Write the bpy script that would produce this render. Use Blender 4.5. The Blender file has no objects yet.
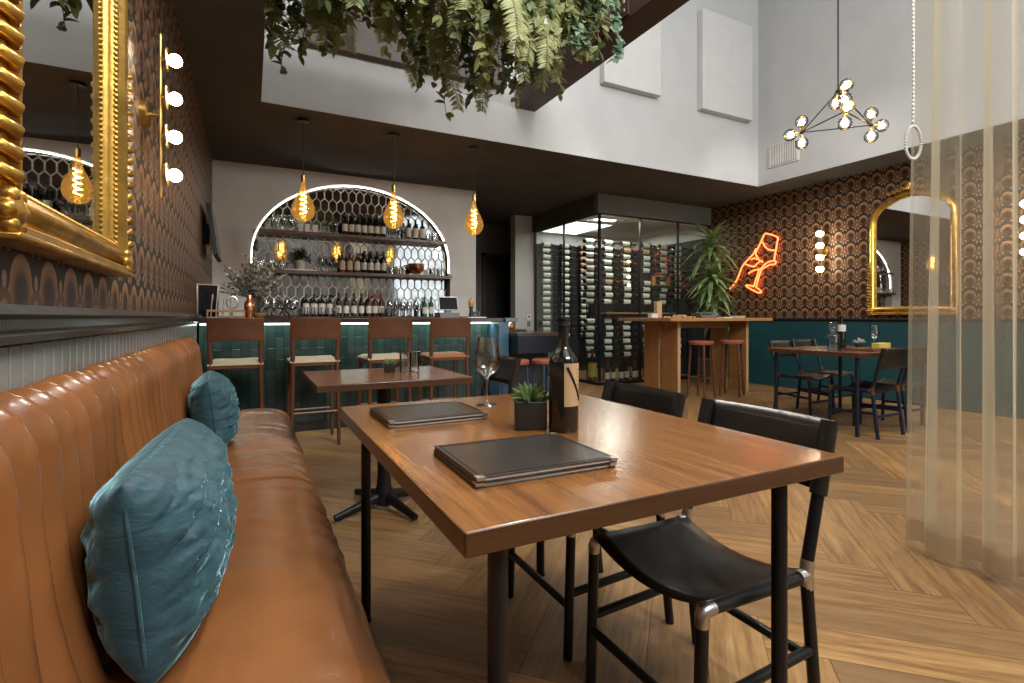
import bpy, bmesh, math, random
from mathutils import Vector, Matrix, noise
SC = bpy.context.scene
PI = math.pi
R = math.radians
random.seed(7)

# ------------------------------------------------------------------ camera, sky, exposure, large lights
cam = bpy.data.cameras.new('camera')
cam_o = bpy.data.objects.new('camera', cam)
SC.collection.objects.link(cam_o)
cam_o.location = (0, 0, 1.09)
cam_o.rotation_euler = (R(90), 0, R(-27))
cam.sensor_width = 36
cam.lens = 36 * 514 / 1024
cam.shift_y = -(341.5 - 317) / 1024
cam.clip_start = 0.02
SC.camera = cam_o

w = bpy.data.worlds.new('sky')
SC.world = w
w.use_nodes = True
w.node_tree.nodes['Background'].inputs[0].default_value = (0.80, 0.90, 1.0, 1)
w.node_tree.nodes['Background'].inputs[1].default_value = .35

SC.view_settings.view_transform = 'Standard'
SC.view_settings.look = 'None'
SC.view_settings.gamma = 1
SC.view_settings.use_curve_mapping = False
SC.view_settings.exposure = 0.42
SC.cycles.use_denoising = True
SC.cycles.max_bounces = 10
SC.cycles.transparent_max_bounces = 24
SC.cycles.sample_clamp_indirect = 4.0
SC.cycles.caustics_reflective = False
SC.cycles.caustics_refractive = False


def light(name, kind, loc, energy, color=(1, 1, 1), rot=(0, 0, 0), size=0.1, size_y=None, spot=None, blend=.5):
    l = bpy.data.lights.new(name, kind)
    l.energy = energy
    l.color = color
    if kind == 'AREA':
        l.size = size
        if size_y:
            l.shape = 'RECTANGLE'
            l.size_y = size_y
    else:
        l.shadow_soft_size = size
    if kind == 'SPOT':
        l.spot_size = spot
        l.spot_blend = blend
    o = bpy.data.objects.new(name, l)
    o.location = loc
    o.rotation_euler = rot
    SC.collection.objects.link(o)
    return o


def aim(loc, to):
    return (Vector(to) - Vector(loc)).to_track_quat('-Z', 'Y').to_euler()


# daylight: a high window and a tall side window in the wall behind the camera, and an added skylight over the hall for overhead fill
light('window_daylight', 'AREA', (2.2, -2.9, 5.2), 330, (1.0, .985, .96), (R(90), 0, 0), 3.4, 1.5)
light('window_daylight', 'AREA', (5.7, -2.9, 2.9), 46, (.88, .95, 1.0), (R(90), 0, 0), 2.2, 4.6)
light('added_overhead_fill', 'AREA', (2.4, 1.6, 6.36), 90, (1.0, .985, .96), (0, 0, 0), 2.2, 3.6)
# spots added out of view without fixtures, to light bulkhead, bench, bar and plants
for loc, to, e, sp in (((1.2, 1.4, 6.2), (3.2, 5.2, 3.6), 50, 60), ((1.6, .9, 6.2), (1.2, 2.0, .6), 150, 60), ((2.2, 4.6, 6.1), (0, 1.5, .6), 560, 38),
                       ((4.4, 1.2, 6.2), (4.6, 3.4, 0), 260, 80), ((5.2, .8, 3.2), (1.35, 7.5, 1.95), 330, 36), ((5.6, 1.0, 4.6), (6.8, 6.3, 1.9), 260, 34), ((1.1, .3, 4.3), (1.45, 3.5, 3.15), 170, 58)):
    light('added_spot', 'SPOT', loc, e, (1, .94, .86), aim(loc, to), (.22 if sp == 36 else .07), spot=R(sp), blend=.7)


# ------------------------------------------------------------------ object helpers
def link(o):
    SC.collection.objects.link(o)
    return o


def tag(o, label=None, cat=None, group=None, kind=None):
    if label: o['label'] = label
    if cat: o['category'] = cat
    if group: o['group'] = group
    if kind: o['kind'] = kind
    return o


def thing(name, label, cat, loc=(0, 0, 0), rz=0, group=None):
    o = bpy.data.objects.new(name, None)
    o.empty_display_size = .1
    o.location = loc
    o.rotation_euler = (0, 0, rz)
    link(o)
    return tag(o, label, cat, group)


def dup(root, loc=None, rz=None, label=None, group=None):
    r = root.copy()
    link(r)
    if loc is not None: r.location = loc
    if rz is not None: r.rotation_euler = (0, 0, rz)
    if label: r['label'] = label
    if group: r['group'] = group
    for ch in list(root.children):
        c = ch.copy()
        link(c)
        c.parent = r
        for g in list(ch.children):
            d = g.copy()
            link(d)
            d.parent = c
    return r


ORD = 'zeroth first second third fourth fifth sixth seventh eighth ninth tenth eleventh twelfth thirteenth fourteenth fifteenth sixteenth seventeenth eighteenth nineteenth twentieth'.split()


class MB:
    """Collects shapes into one mesh."""

    def __init__(s):
        s.v = []
        s.f = []
        s.mi = []
        s.M = None
        s.cur = 0
        s.uv = None

    def add(s, vs, fs):
        n = len(s.v)
        if s.M is not None:
            vs = [s.M @ Vector(p) for p in vs]
        s.v += [tuple(p) for p in vs]
        for f in fs:
            s.f.append([i + n for i in f])
            s.mi.append(s.cur)
        return s

    def box(s, c, d, rot=None):
        hx, hy, hz = d[0] / 2, d[1] / 2, d[2] / 2
        vs = [Vector((x, y, z)) for x in (-hx, hx) for y in (-hy, hy) for z in (-hz, hz)]
        if rot is not None:
            vs = [rot @ p for p in vs]
        c = Vector(c)
        vs = [p + c for p in vs]
        return s.add(vs, [(0, 1, 3, 2), (4, 6, 7, 5), (0, 4, 5, 1), (2, 3, 7, 6), (0, 2, 6, 4), (1, 5, 7, 3)])

    def span(s, x0, x1, y0, y1, z0, z1):
        return s.box(((x0 + x1) / 2, (y0 + y1) / 2, (z0 + z1) / 2), (x1 - x0, y1 - y0, z1 - z0))

    def tube(s, pts, r, n=8, closed=False, cap=True, flat=1.0):
        pts = [Vector(p) for p in pts]
        N = len(pts)
        rs = r if isinstance(r, (list, tuple)) else [r] * N
        vs = []
        ref = None
        for i, p in enumerate(pts):
            a = pts[(i - 1) % N] if (i > 0 or closed) else p
            b = pts[(i + 1) % N] if (i < N - 1 or closed) else p
            t = (b - a)
            t = t.normalized() if t.length > 1e-9 else Vector((0, 0, 1))
            if ref is None:
                ref = Vector((0, 0, 1)) if abs(t.z) < .9 else Vector((1, 0, 0))
            u = ref - t * ref.dot(t)
            if u.length < 1e-6:
                u = t.orthogonal()
            u.normalize()
            ref = u
            w_ = t.cross(u)
            for k in range(n):
                th = 2 * PI * k / n
                vs.append(p + u * (rs[i] * math.cos(th)) + w_ * (rs[i] * flat * math.sin(th)))
        fs = []
        for i in range(N if closed else N - 1):
            j = (i + 1) % N
            for k in range(n):
                l = (k + 1) % n
                fs.append((i * n + k, i * n + l, j * n + l, j * n + k))
        if cap and not closed:
            fs.append(tuple(range(n - 1, -1, -1)))
            fs.append(tuple((N - 1) * n + k for k in range(n)))
        return s.add(vs, fs)

    def cyl(s, p0, p1, r0, r1=None, n=14):
        return s.tube([p0, p1], [r0, r0 if r1 is None else r1], n)

    def lathe(s, prof, c=(0, 0, 0), n=16, M=None, a0=0, a1=2 * PI, cap=True):
        full = abs(a1 - a0 - 2 * PI) < 1e-6
        m = n if full else n + 1
        vs = []
        c = Vector(c)
        for (r, z) in prof:
            for k in range(m):
                th = a0 + (a1 - a0) * k / n
                p = Vector((r * math.cos(th), r * math.sin(th), z))
                if M is not None: p = M @ p
                vs.append(p + c)
        fs = []
        for i in range(len(prof) - 1):
            for k in range(n):
                l = (k + 1) % m
                fs.append((i * m + k, i * m + l, (i + 1) * m + l, (i + 1) * m + k))
        if full and cap:
            if prof[0][0] > 1e-5: fs.append(tuple(range(m - 1, -1, -1)))
            if prof[-1][0] > 1e-5: fs.append(tuple((len(prof) - 1) * m + k for k in range(m)))
        return s.add(vs, fs)

    def ball(s, c, r, n=10, sc=(1, 1, 1)):
        h = max(4, n // 2)
        prof = [(r * math.sin(PI * i / h), -r * math.cos(PI * i / h)) for i in range(h + 1)]
        return s.lathe(prof, c, n, Matrix.Diagonal((*sc,)))

    def prism(s, poly, d0, d1, fn):
        """poly: 2D outline, fn(a, b, d) -> 3D."""
        n = len(poly)
        vs = [fn(a, b, d0) for a, b in poly] + [fn(a, b, d1) for a, b in poly]
        fs = [tuple(range(n - 1, -1, -1)), tuple(range(n, 2 * n))]
        for i in range(n):
            j = (i + 1) % n
            fs.append((i, j, n + j, n + i))
        return s.add(vs, fs)

    def grid(s, rows, closed_u=False, closed_v=False):
        nu, nv = len(rows), len(rows[0])
        vs = [p for r_ in rows for p in r_]
        fs = []
        for i in range(nu if closed_u else nu - 1):
            for j in range(nv if closed_v else nv - 1):
                a, b = (i + 1) % nu, (j + 1) % nv
                fs.append((i * nv + j, i * nv + b, a * nv + b, a * nv + j))
        return s.add(vs, fs)

    def leaf(s, p, d, up, L, W, bend=.3, seg=3, fold=.15, tip=1.0):
        """A pointed leaf from p along d, with a folded midrib and a droop."""
        d = Vector(d).normalized()
        up = Vector(up)
        side = d.cross(up)
        if side.length < 1e-4: side = d.orthogonal()
        side.normalize()
        nrm = side.cross(d)
        vs = []
        p = Vector(p)
        for i in range(seg + 1):
            t = i / seg
            wd = W * .5 * (math.sin(PI * min(1, t * .88 + .12)) ** .8 if i < seg else 0.02 * tip)
            q = p + d * (L * t) - nrm * (bend * L * t * t)
            vs += [q - side * wd + nrm * wd * fold, q, q + side * wd + nrm * wd * fold]
        fs = []
        for i in range(seg):
            a = i * 3
            fs += [(a, a + 1, a + 4, a + 3), (a + 1, a + 2, a + 5, a + 4)]
        return s.add(vs, fs)

    def build(s, name, mats, parent=None, smooth=True, bevel=0, angle=38, segs=2, solid=0, sub=0):
        me = bpy.data.meshes.new(name)
        me.from_pydata(s.v, [], s.f)
        if not isinstance(mats, (list, tuple)): mats = [mats]
        for m in mats: me.materials.append(m)
        me.polygons.foreach_set('material_index', s.mi)
        bm = bmesh.new()
        bm.from_mesh(me)
        bmesh.ops.remove_doubles(bm, verts=bm.verts, dist=1e-6)
        bmesh.ops.recalc_face_normals(bm, faces=bm.faces)
        bm.to_mesh(me)
        bm.free()
        if smooth:
            me.polygons.foreach_set('use_smooth', [True] * len(me.polygons))
            me.set_sharp_from_angle(angle=R(angle))
        o = bpy.data.objects.new(name, me)
        link(o)
        if parent: o.parent = parent
        if solid:
            md = o.modifiers.new('thickness', 'SOLIDIFY')
            md.thickness = solid
            md.offset = 0
        if bevel:
            md = o.modifiers.new('edges', 'BEVEL')
            md.width = bevel
            md.segments = segs
            md.limit_method = 'ANGLE'
            md.angle_limit = R(40)
            md.harden_normals = False
        if sub:
            md = o.modifiers.new('smooth', 'SUBSURF')
            md.levels = md.render_levels = sub
        return o


def struct(name, mb, m, parent=None, **k):
    o = mb.build(name, m, parent, **k)
    if not parent: o['kind'] = 'structure'
    return o


# ------------------------------------------------------------------ materials
def nodes_of(name):
    m = bpy.data.materials.new(name)
    m.use_nodes = True
    t = m.node_tree
    return m, t, t.nodes['Principled BSDF']


def col(c): return (c[0], c[1], c[2], 1)


def N(t, kind, **k):
    n = t.nodes.new(kind)
    for a, b in k.items():
        if a.startswith('i_'):
            key = a[2:]
            key = int(key) if key.isdigit() else key.replace('_', ' ')
            n.inputs[key].default_value = b
        else:
            setattr(n, a, b)
    return n


def math_(t, op, a, b=None, c=None):
    n = t.nodes.new('ShaderNodeMath')
    n.operation = op
    for i, x in enumerate((a, b, c)):
        if x is None: continue
        if isinstance(x, (int, float)): n.inputs[i].default_value = x
        else: t.links.new(x, n.inputs[i])
    return n.outputs[0]


def ramp(t, fac, stops):
    n = t.nodes.new('ShaderNodeValToRGB')
    e = n.color_ramp.elements
    while len(e) < len(stops): e.new(.5)
    for i, (p, c) in enumerate(stops):
        e[i].position = p
        e[i].color = col(c)
    t.links.new(fac, n.inputs[0])
    return n.outputs[0]


def mixc(t, fac, a, b, mode='MIX'):
    n = t.nodes.new('ShaderNodeMix')
    n.data_type = 'RGBA'
    n.blend_type = mode
    for sock, x in ((n.inputs[0], fac), (n.inputs[6], a), (n.inputs[7], b)):
        if isinstance(x, (int, float)): sock.default_value = x
        elif isinstance(x, tuple): sock.default_value = col(x)
        else: t.links.new(x, sock)
    return n.outputs[2]


def objco(t, scale=(1, 1, 1), rot=(0, 0, 0)):
    c = N(t, 'ShaderNodeTexCoord')
    mp = N(t, 'ShaderNodeMapping')
    mp.inputs['Scale'].default_value = scale
    mp.inputs['Rotation'].default_value = rot
    t.links.new(c.outputs['Object'], mp.inputs[0])
    return mp.outputs[0]


def bump(t, b, h, strength=.3, dist=.01):
    n = N(t, 'ShaderNodeBump')
    n.inputs['Strength'].default_value = strength
    n.inputs['Distance'].default_value = dist
    t.links.new(h, n.inputs['Height'])
    t.links.new(n.outputs[0], b.inputs['Normal'])


def noise_(t, vec, scale, detail=4, rough=.55, dist=0):
    n = N(t, 'ShaderNodeTexNoise')
    n.inputs['Scale'].default_value = scale
    n.inputs['Detail'].default_value = detail
    n.inputs['Roughness'].default_value = rough
    n.inputs['Distortion'].default_value = dist
    if vec is not None: t.links.new(vec, n.inputs['Vector'])
    return n.outputs[0]


def plain(name, c, rough=.5, metal=0, var=.12, scale=6, bmp=0, bscale=60, coat=0, sheen=0, spec=.5):
    m, t, b = nodes_of(name)
    v = objco(t)
    n = noise_(t, v, scale, 3)
    d = tuple(max(0, x * (1 - var)) for x in c)
    l = tuple(min(1, x * (1 + var)) for x in c)
    t.links.new(ramp(t, n, [(.3, d), (.7, l)]), b.inputs['Base Color'])
    b.inputs['Roughness'].default_value = rough
    b.inputs['Metallic'].default_value = metal
    b.inputs['Coat Weight'].default_value = coat
    b.inputs['Specular IOR Level'].default_value = spec
    if sheen:
        b.inputs['Sheen Weight'].default_value = sheen
        b.inputs['Sheen Roughness'].default_value = .35
    if bmp: bump(t, b, noise_(t, v, bscale, 3), bmp, .004)
    return m


def wood(name, c1, c2, axis='X', rough=.4, scale=1.0, coat=0, c3=None):
    m, t, b = nodes_of(name)
    s = {'X': (.9, 14, 14), 'Y': (14, .9, 14), 'Z': (14, 14, .9)}[axis]
    v = objco(t, tuple(x * scale for x in s))
    n1 = noise_(t, v, 1.3, 5, .6, .8)
    n2 = noise_(t, v, 9, 4, .7)
    n3 = noise_(t, objco(t, tuple(x * scale * .35 for x in s)), 1.1, 2)
    f = math_(t, 'ADD', math_(t, 'MULTIPLY', n1, .65), math_(t, 'MULTIPLY', n2, .35))
    c = ramp(t, f, [(.34, c1), (.62, c2)])
    c = mixc(t, math_(t, 'MULTIPLY', n3, .45), c, c3 or tuple(x * .62 for x in c1))
    t.links.new(c, b.inputs['Base Color'])
    b.inputs['Roughness'].default_value = rough
    b.inputs['Coat Weight'].default_value = coat
    b.inputs['Coat Roughness'].default_value = .18
    bump(t, b, n2, .12, .003)
    return m


def emit(name, c, s):
    m, t, b = nodes_of(name)
    b.inputs['Base Color'].default_value = col(c)
    b.inputs['Emission Color'].default_value = col(c)
    b.inputs['Emission Strength'].default_value = s
    return m


def thin_glass(name, tint=(1, 1, 1), refl=.9, base=.04, rough=.02):
    """Thin glass: lets light straight through and mirrors by its angle."""
    m, t, b = nodes_of(name)
    t.nodes.remove(b)
    out = t.nodes['Material Output']
    tr = N(t, 'ShaderNodeBsdfTransparent')
    tr.inputs[0].default_value = col(tint)
    gl = N(t, 'ShaderNodeBsdfGlossy')
    gl.inputs['Roughness'].default_value = rough
    lw = N(t, 'ShaderNodeLayerWeight')
    lw.inputs[0].default_value = .25
    f = math_(t, 'ADD', math_(t, 'MULTIPLY', lw.outputs['Fresnel'], refl), base)
    mx = N(t, 'ShaderNodeMixShader')
    t.links.new(f, mx.inputs[0])
    t.links.new(tr.outputs[0], mx.inputs[1])
    t.links.new(gl.outputs[0], mx.inputs[2])
    t.links.new(mx.outputs[0], out.inputs[0])
    return m


def m_floor():
    m, t, b = nodes_of('oak_herringbone')
    uv = N(t, 'ShaderNodeUVMap')
    mp = N(t, 'ShaderNodeMapping')
    mp.inputs['Scale'].default_value = (1.2, 16, 1)
    t.links.new(uv.outputs[0], mp.inputs[0])
    n1 = noise_(t, mp.outputs[0], 1.6, 6, .62, .6)
    n2 = noise_(t, mp.outputs[0], 9, 4, .7)
    at = N(t, 'ShaderNodeAttribute')
    at.attribute_name = 'tone'
    f = math_(t, 'ADD', math_(t, 'MULTIPLY', n1, .7), math_(t, 'MULTIPLY', n2, .3))
    c = ramp(t, f, [(.36, (.19, .090, .030)), (.50, (.395, .215, .076)), (.66, (.58, .355, .140))])
    c = mixc(t, math_(t, 'MULTIPLY', at.outputs['Fac'], .78), c, (.185, .105, .052))
    t.links.new(c, b.inputs['Base Color'])
    b.inputs['Roughness'].default_value = .42
    bump(t, b, n2, .08, .002)
    return m


def m_leather(name, c, rough=.34, ws=2.2):
    m, t, b = nodes_of(name)
    v = objco(t)
    n = noise_(t, v, 3.2, 4)
    fine = noise_(t, v, 160, 2)
    big = noise_(t, objco(t, (3, 1, 3)), ws, 3, .5, 1.2)
    t.links.new(ramp(t, n, [(.3, tuple(x * .78 for x in c)), (.7, tuple(x * 1.16 for x in c))]), b.inputs['Base Color'])
    b.inputs['Roughness'].default_value = rough
    h = math_(t, 'ADD', math_(t, 'MULTIPLY', fine, .12), math_(t, 'MULTIPLY', big, 1.0))
    bump(t, b, h, .28, .010)
    return m


def m_wallpaper():
    """Copper domes and petalled flowers in offset rows on dark brown, horizontal axis from object Y, vertical Z."""
    m, t, b = nodes_of('copper_fan_wallpaper')
    c = N(t, 'ShaderNodeTexCoord')
    sp = N(t, 'ShaderNodeSeparateXYZ')
    t.links.new(c.outputs['Object'], sp.inputs[0])
    p = math_(t, 'DIVIDE', sp.outputs['Y'], .165)
    q = math_(t, 'DIVIDE', sp.outputs['Z'], .178)

    def cell(op, oq):
        a = math_(t, 'SUBTRACT', math_(t, 'FRACT', math_(t, 'ADD', p, op)), .5)
        d = math_(t, 'SUBTRACT', math_(t, 'FRACT', math_(t, 'ADD', q, oq)), .5)
        r = math_(t, 'SQRT', math_(t, 'ADD', math_(t, 'MULTIPLY', a, a), math_(t, 'MULTIPLY', d, d)))
        return a, d, r
    a, d, r = cell(0, 0)
    dome = math_(t, 'LESS_THAN', r, .35)
    domec = ramp(t, math_(t, 'ADD', r, math_(t, 'MULTIPLY', d, .42)), [(.0, (.020, .009, .005)), (.16, (.06, .026, .012)), (.26, (.26, .125, .05)), (.40, (.42, .24, .11))])
    a2, d2, r2 = cell(.5, .27)
    ang = math_(t, 'ARCTAN2', a2, d2)
    pet = math_(t, 'COSINE', math_(t, 'MULTIPLY', ang, 9))
    edge = math_(t, 'ADD', .36, math_(t, 'MULTIPLY', pet, .045))
    flow = math_(t, 'LESS_THAN', r2, edge)
    fc = mixc(t, math_(t, 'GREATER_THAN', pet, -.1), (.05, .022, .012), (.40, .25, .15))
    fc = mixc(t, math_(t, 'LESS_THAN', r2, .22), fc, (.15, .07, .034))
    fc = mixc(t, math_(t, 'LESS_THAN', r2, .10), fc, (.34, .20, .11))
    n = noise_(t, c.outputs['Object'], 30, 3)
    base = mixc(t, n, (.014, .008, .006), (.026, .014, .010))
    cc = mixc(t, flow, base, fc)
    cc = mixc(t, dome, cc, domec)
    t.links.new(cc, b.inputs['Base Color'])
    mask = math_(t, 'MAXIMUM', dome, flow)
    t.links.new(math_(t, 'MULTIPLY', mask, .35), b.inputs['Metallic'])
    t.links.new(math_(t, 'SUBTRACT', .55, math_(t, 'MULTIPLY', mask, .12)), b.inputs['Roughness'])
    bump(t, b, mask, .25, .002)
    return m


def m_tile():
    """Glazed green tiles set upright, X across and Z up."""
    m, t, b = nodes_of('green_glazed_tile')
    c = N(t, 'ShaderNodeTexCoord')
    sp = N(t, 'ShaderNodeSeparateXYZ')
    t.links.new(c.outputs['Object'], sp.inputs[0])
    cm = N(t, 'ShaderNodeCombineXYZ')
    t.links.new(sp.outputs['Z'], cm.inputs['X'])
    t.links.new(math_(t, 'ADD', sp.outputs['X'], sp.outputs['Y']), cm.inputs['Y'])
    br = N(t, 'ShaderNodeTexBrick')
    t.links.new(cm.outputs[0], br.inputs['Vector'])
    br.inputs['Color1'].default_value = (.013, .027, .022, 1)
    br.inputs['Color2'].default_value = (.030, .056, .045, 1)
    br.inputs['Mortar'].default_value = (.012, .018, .018, 1)
    br.inputs['Scale'].default_value = 1
    br.inputs['Mortar Size'].default_value = .004
    br.inputs['Brick Width'].default_value = .20
    br.inputs['Row Height'].default_value = .072
    n = noise_(t, c.outputs['Object'], 9, 3)
    t.links.new(mixc(t, math_(t, 'MULTIPLY', n, .5), br.outputs['Color'], (.014, .030, .034)), b.inputs['Base Color'])
    b.inputs['Roughness'].default_value = .12
    h = math_(t, 'ADD', math_(t, 'MULTIPLY', br.outputs['Fac'], -1), math_(t, 'MULTIPLY', n, .6))
    bump(t, b, h, .5, .006)
    return m


def m_velvet():
    m, t, b = nodes_of('teal_velvet')
    v = objco(t, (1, 1, 1))
    n = noise_(t, objco(t, (9, 2.2, 9)), 2.2, 4, .6, 1.0)
    f = noise_(t, v, 220, 2)
    t.links.new(ramp(t, n, [(.3, (.012, .048, .066)), (.7, (.030, .098, .125))]), b.inputs['Base Color'])
    b.inputs['Roughness'].default_value = .62
    b.inputs['Sheen Weight'].default_value = .9
    b.inputs['Sheen Roughness'].default_value = .3
    b.inputs['Sheen Tint'].default_value = (.45, .85, .95, 1)
    h = math_(t, 'ADD', n, math_(t, 'MULTIPLY', f, .08))
    bump(t, b, h, .5, .012)
    return m


def m_sheer(name='sheer_voile', c1=(.88, .77, .52), c2=(.98, .94, .82), dens=.25):
    m, t, b = nodes_of(name)
    t.nodes.remove(b)
    out = t.nodes['Material Output']
    wv = noise_(t, objco(t, (500, 500, 500)), 1, 1)
    tr = N(t, 'ShaderNodeBsdfTransparent')
    tl = N(t, 'ShaderNodeBsdfTranslucent')
    df = N(t, 'ShaderNodeBsdfDiffuse')
    cc = ramp(t, wv, [(.3, c1), (.7, c2)])
    t.links.new(cc, tl.inputs[0])
    t.links.new(cc, df.inputs[0])
    ad = N(t, 'ShaderNodeMixShader')
    ad.inputs[0].default_value = .5
    t.links.new(tl.outputs[0], ad.inputs[1])
    t.links.new(df.outputs[0], ad.inputs[2])
    lw = N(t, 'ShaderNodeLayerWeight')
    lw.inputs[0].default_value = .45
    f = math_(t, 'ADD', math_(t, 'MULTIPLY', lw.outputs['Facing'], .72), dens)
    f = math_(t, 'MINIMUM', f, .97)
    mx = N(t, 'ShaderNodeMixShader')
    t.links.new(f, mx.inputs[0])
    t.links.new(tr.outputs[0], mx.inputs[1])
    t.links.new(ad.outputs[0], mx.inputs[2])
    t.links.new(mx.outputs[0], out.inputs[0])
    return m


def m_amber():
    """Amber bulb glass, lit from within by its filament."""
    m, t, b = nodes_of('amber_glass')
    t.nodes.remove(b)
    out = t.nodes['Material Output']
    tr = N(t, 'ShaderNodeBsdfTransparent')
    tr.inputs[0].default_value = (1, .72, .30, 1)
    gl = N(t, 'ShaderNodeBsdfGlossy')
    gl.inputs['Roughness'].default_value = .03
    em = N(t, 'ShaderNodeEmission')
    em.inputs[0].default_value = (1, .50, .10, 1)
    em.inputs[1].default_value = .9
    lw = N(t, 'ShaderNodeLayerWeight')
    lw.inputs[0].default_value = .3
    m1 = N(t, 'ShaderNodeMixShader')
    m1.inputs[0].default_value = .22
    t.links.new(tr.outputs[0], m1.inputs[1])
    t.links.new(em.outputs[0], m1.inputs[2])
    m2 = N(t, 'ShaderNodeMixShader')
    t.links.new(math_(t, 'ADD', math_(t, 'MULTIPLY', lw.outputs['Fresnel'], .5), .05), m2.inputs[0])
    t.links.new(m1.outputs[0], m2.inputs[1])
    t.links.new(gl.outputs[0], m2.inputs[2])
    t.links.new(m2.outputs[0], out.inputs[0])
    return m


def m_leafmat(name, c1, c2, rough=.45):
    m, t, b = nodes_of(name)
    n = noise_(t, objco(t), 7, 3)
    t.links.new(ramp(t, n, [(.32, c1), (.68, c2)]), b.inputs['Base Color'])
    b.inputs['Roughness'].default_value = rough
    tl = N(t, 'ShaderNodeBsdfTranslucent')
    t.links.new(b.inputs['Base Color'].links[0].from_socket, tl.inputs[0])
    mx = N(t, 'ShaderNodeMixShader')
    mx.inputs[0].default_value = .38
    t.links.new(b.outputs[0], mx.inputs[1])
    t.links.new(tl.outputs[0], mx.inputs[2])
    t.links.new(mx.outputs[0], t.nodes['Material Output'].inputs[0])
    return m


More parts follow.
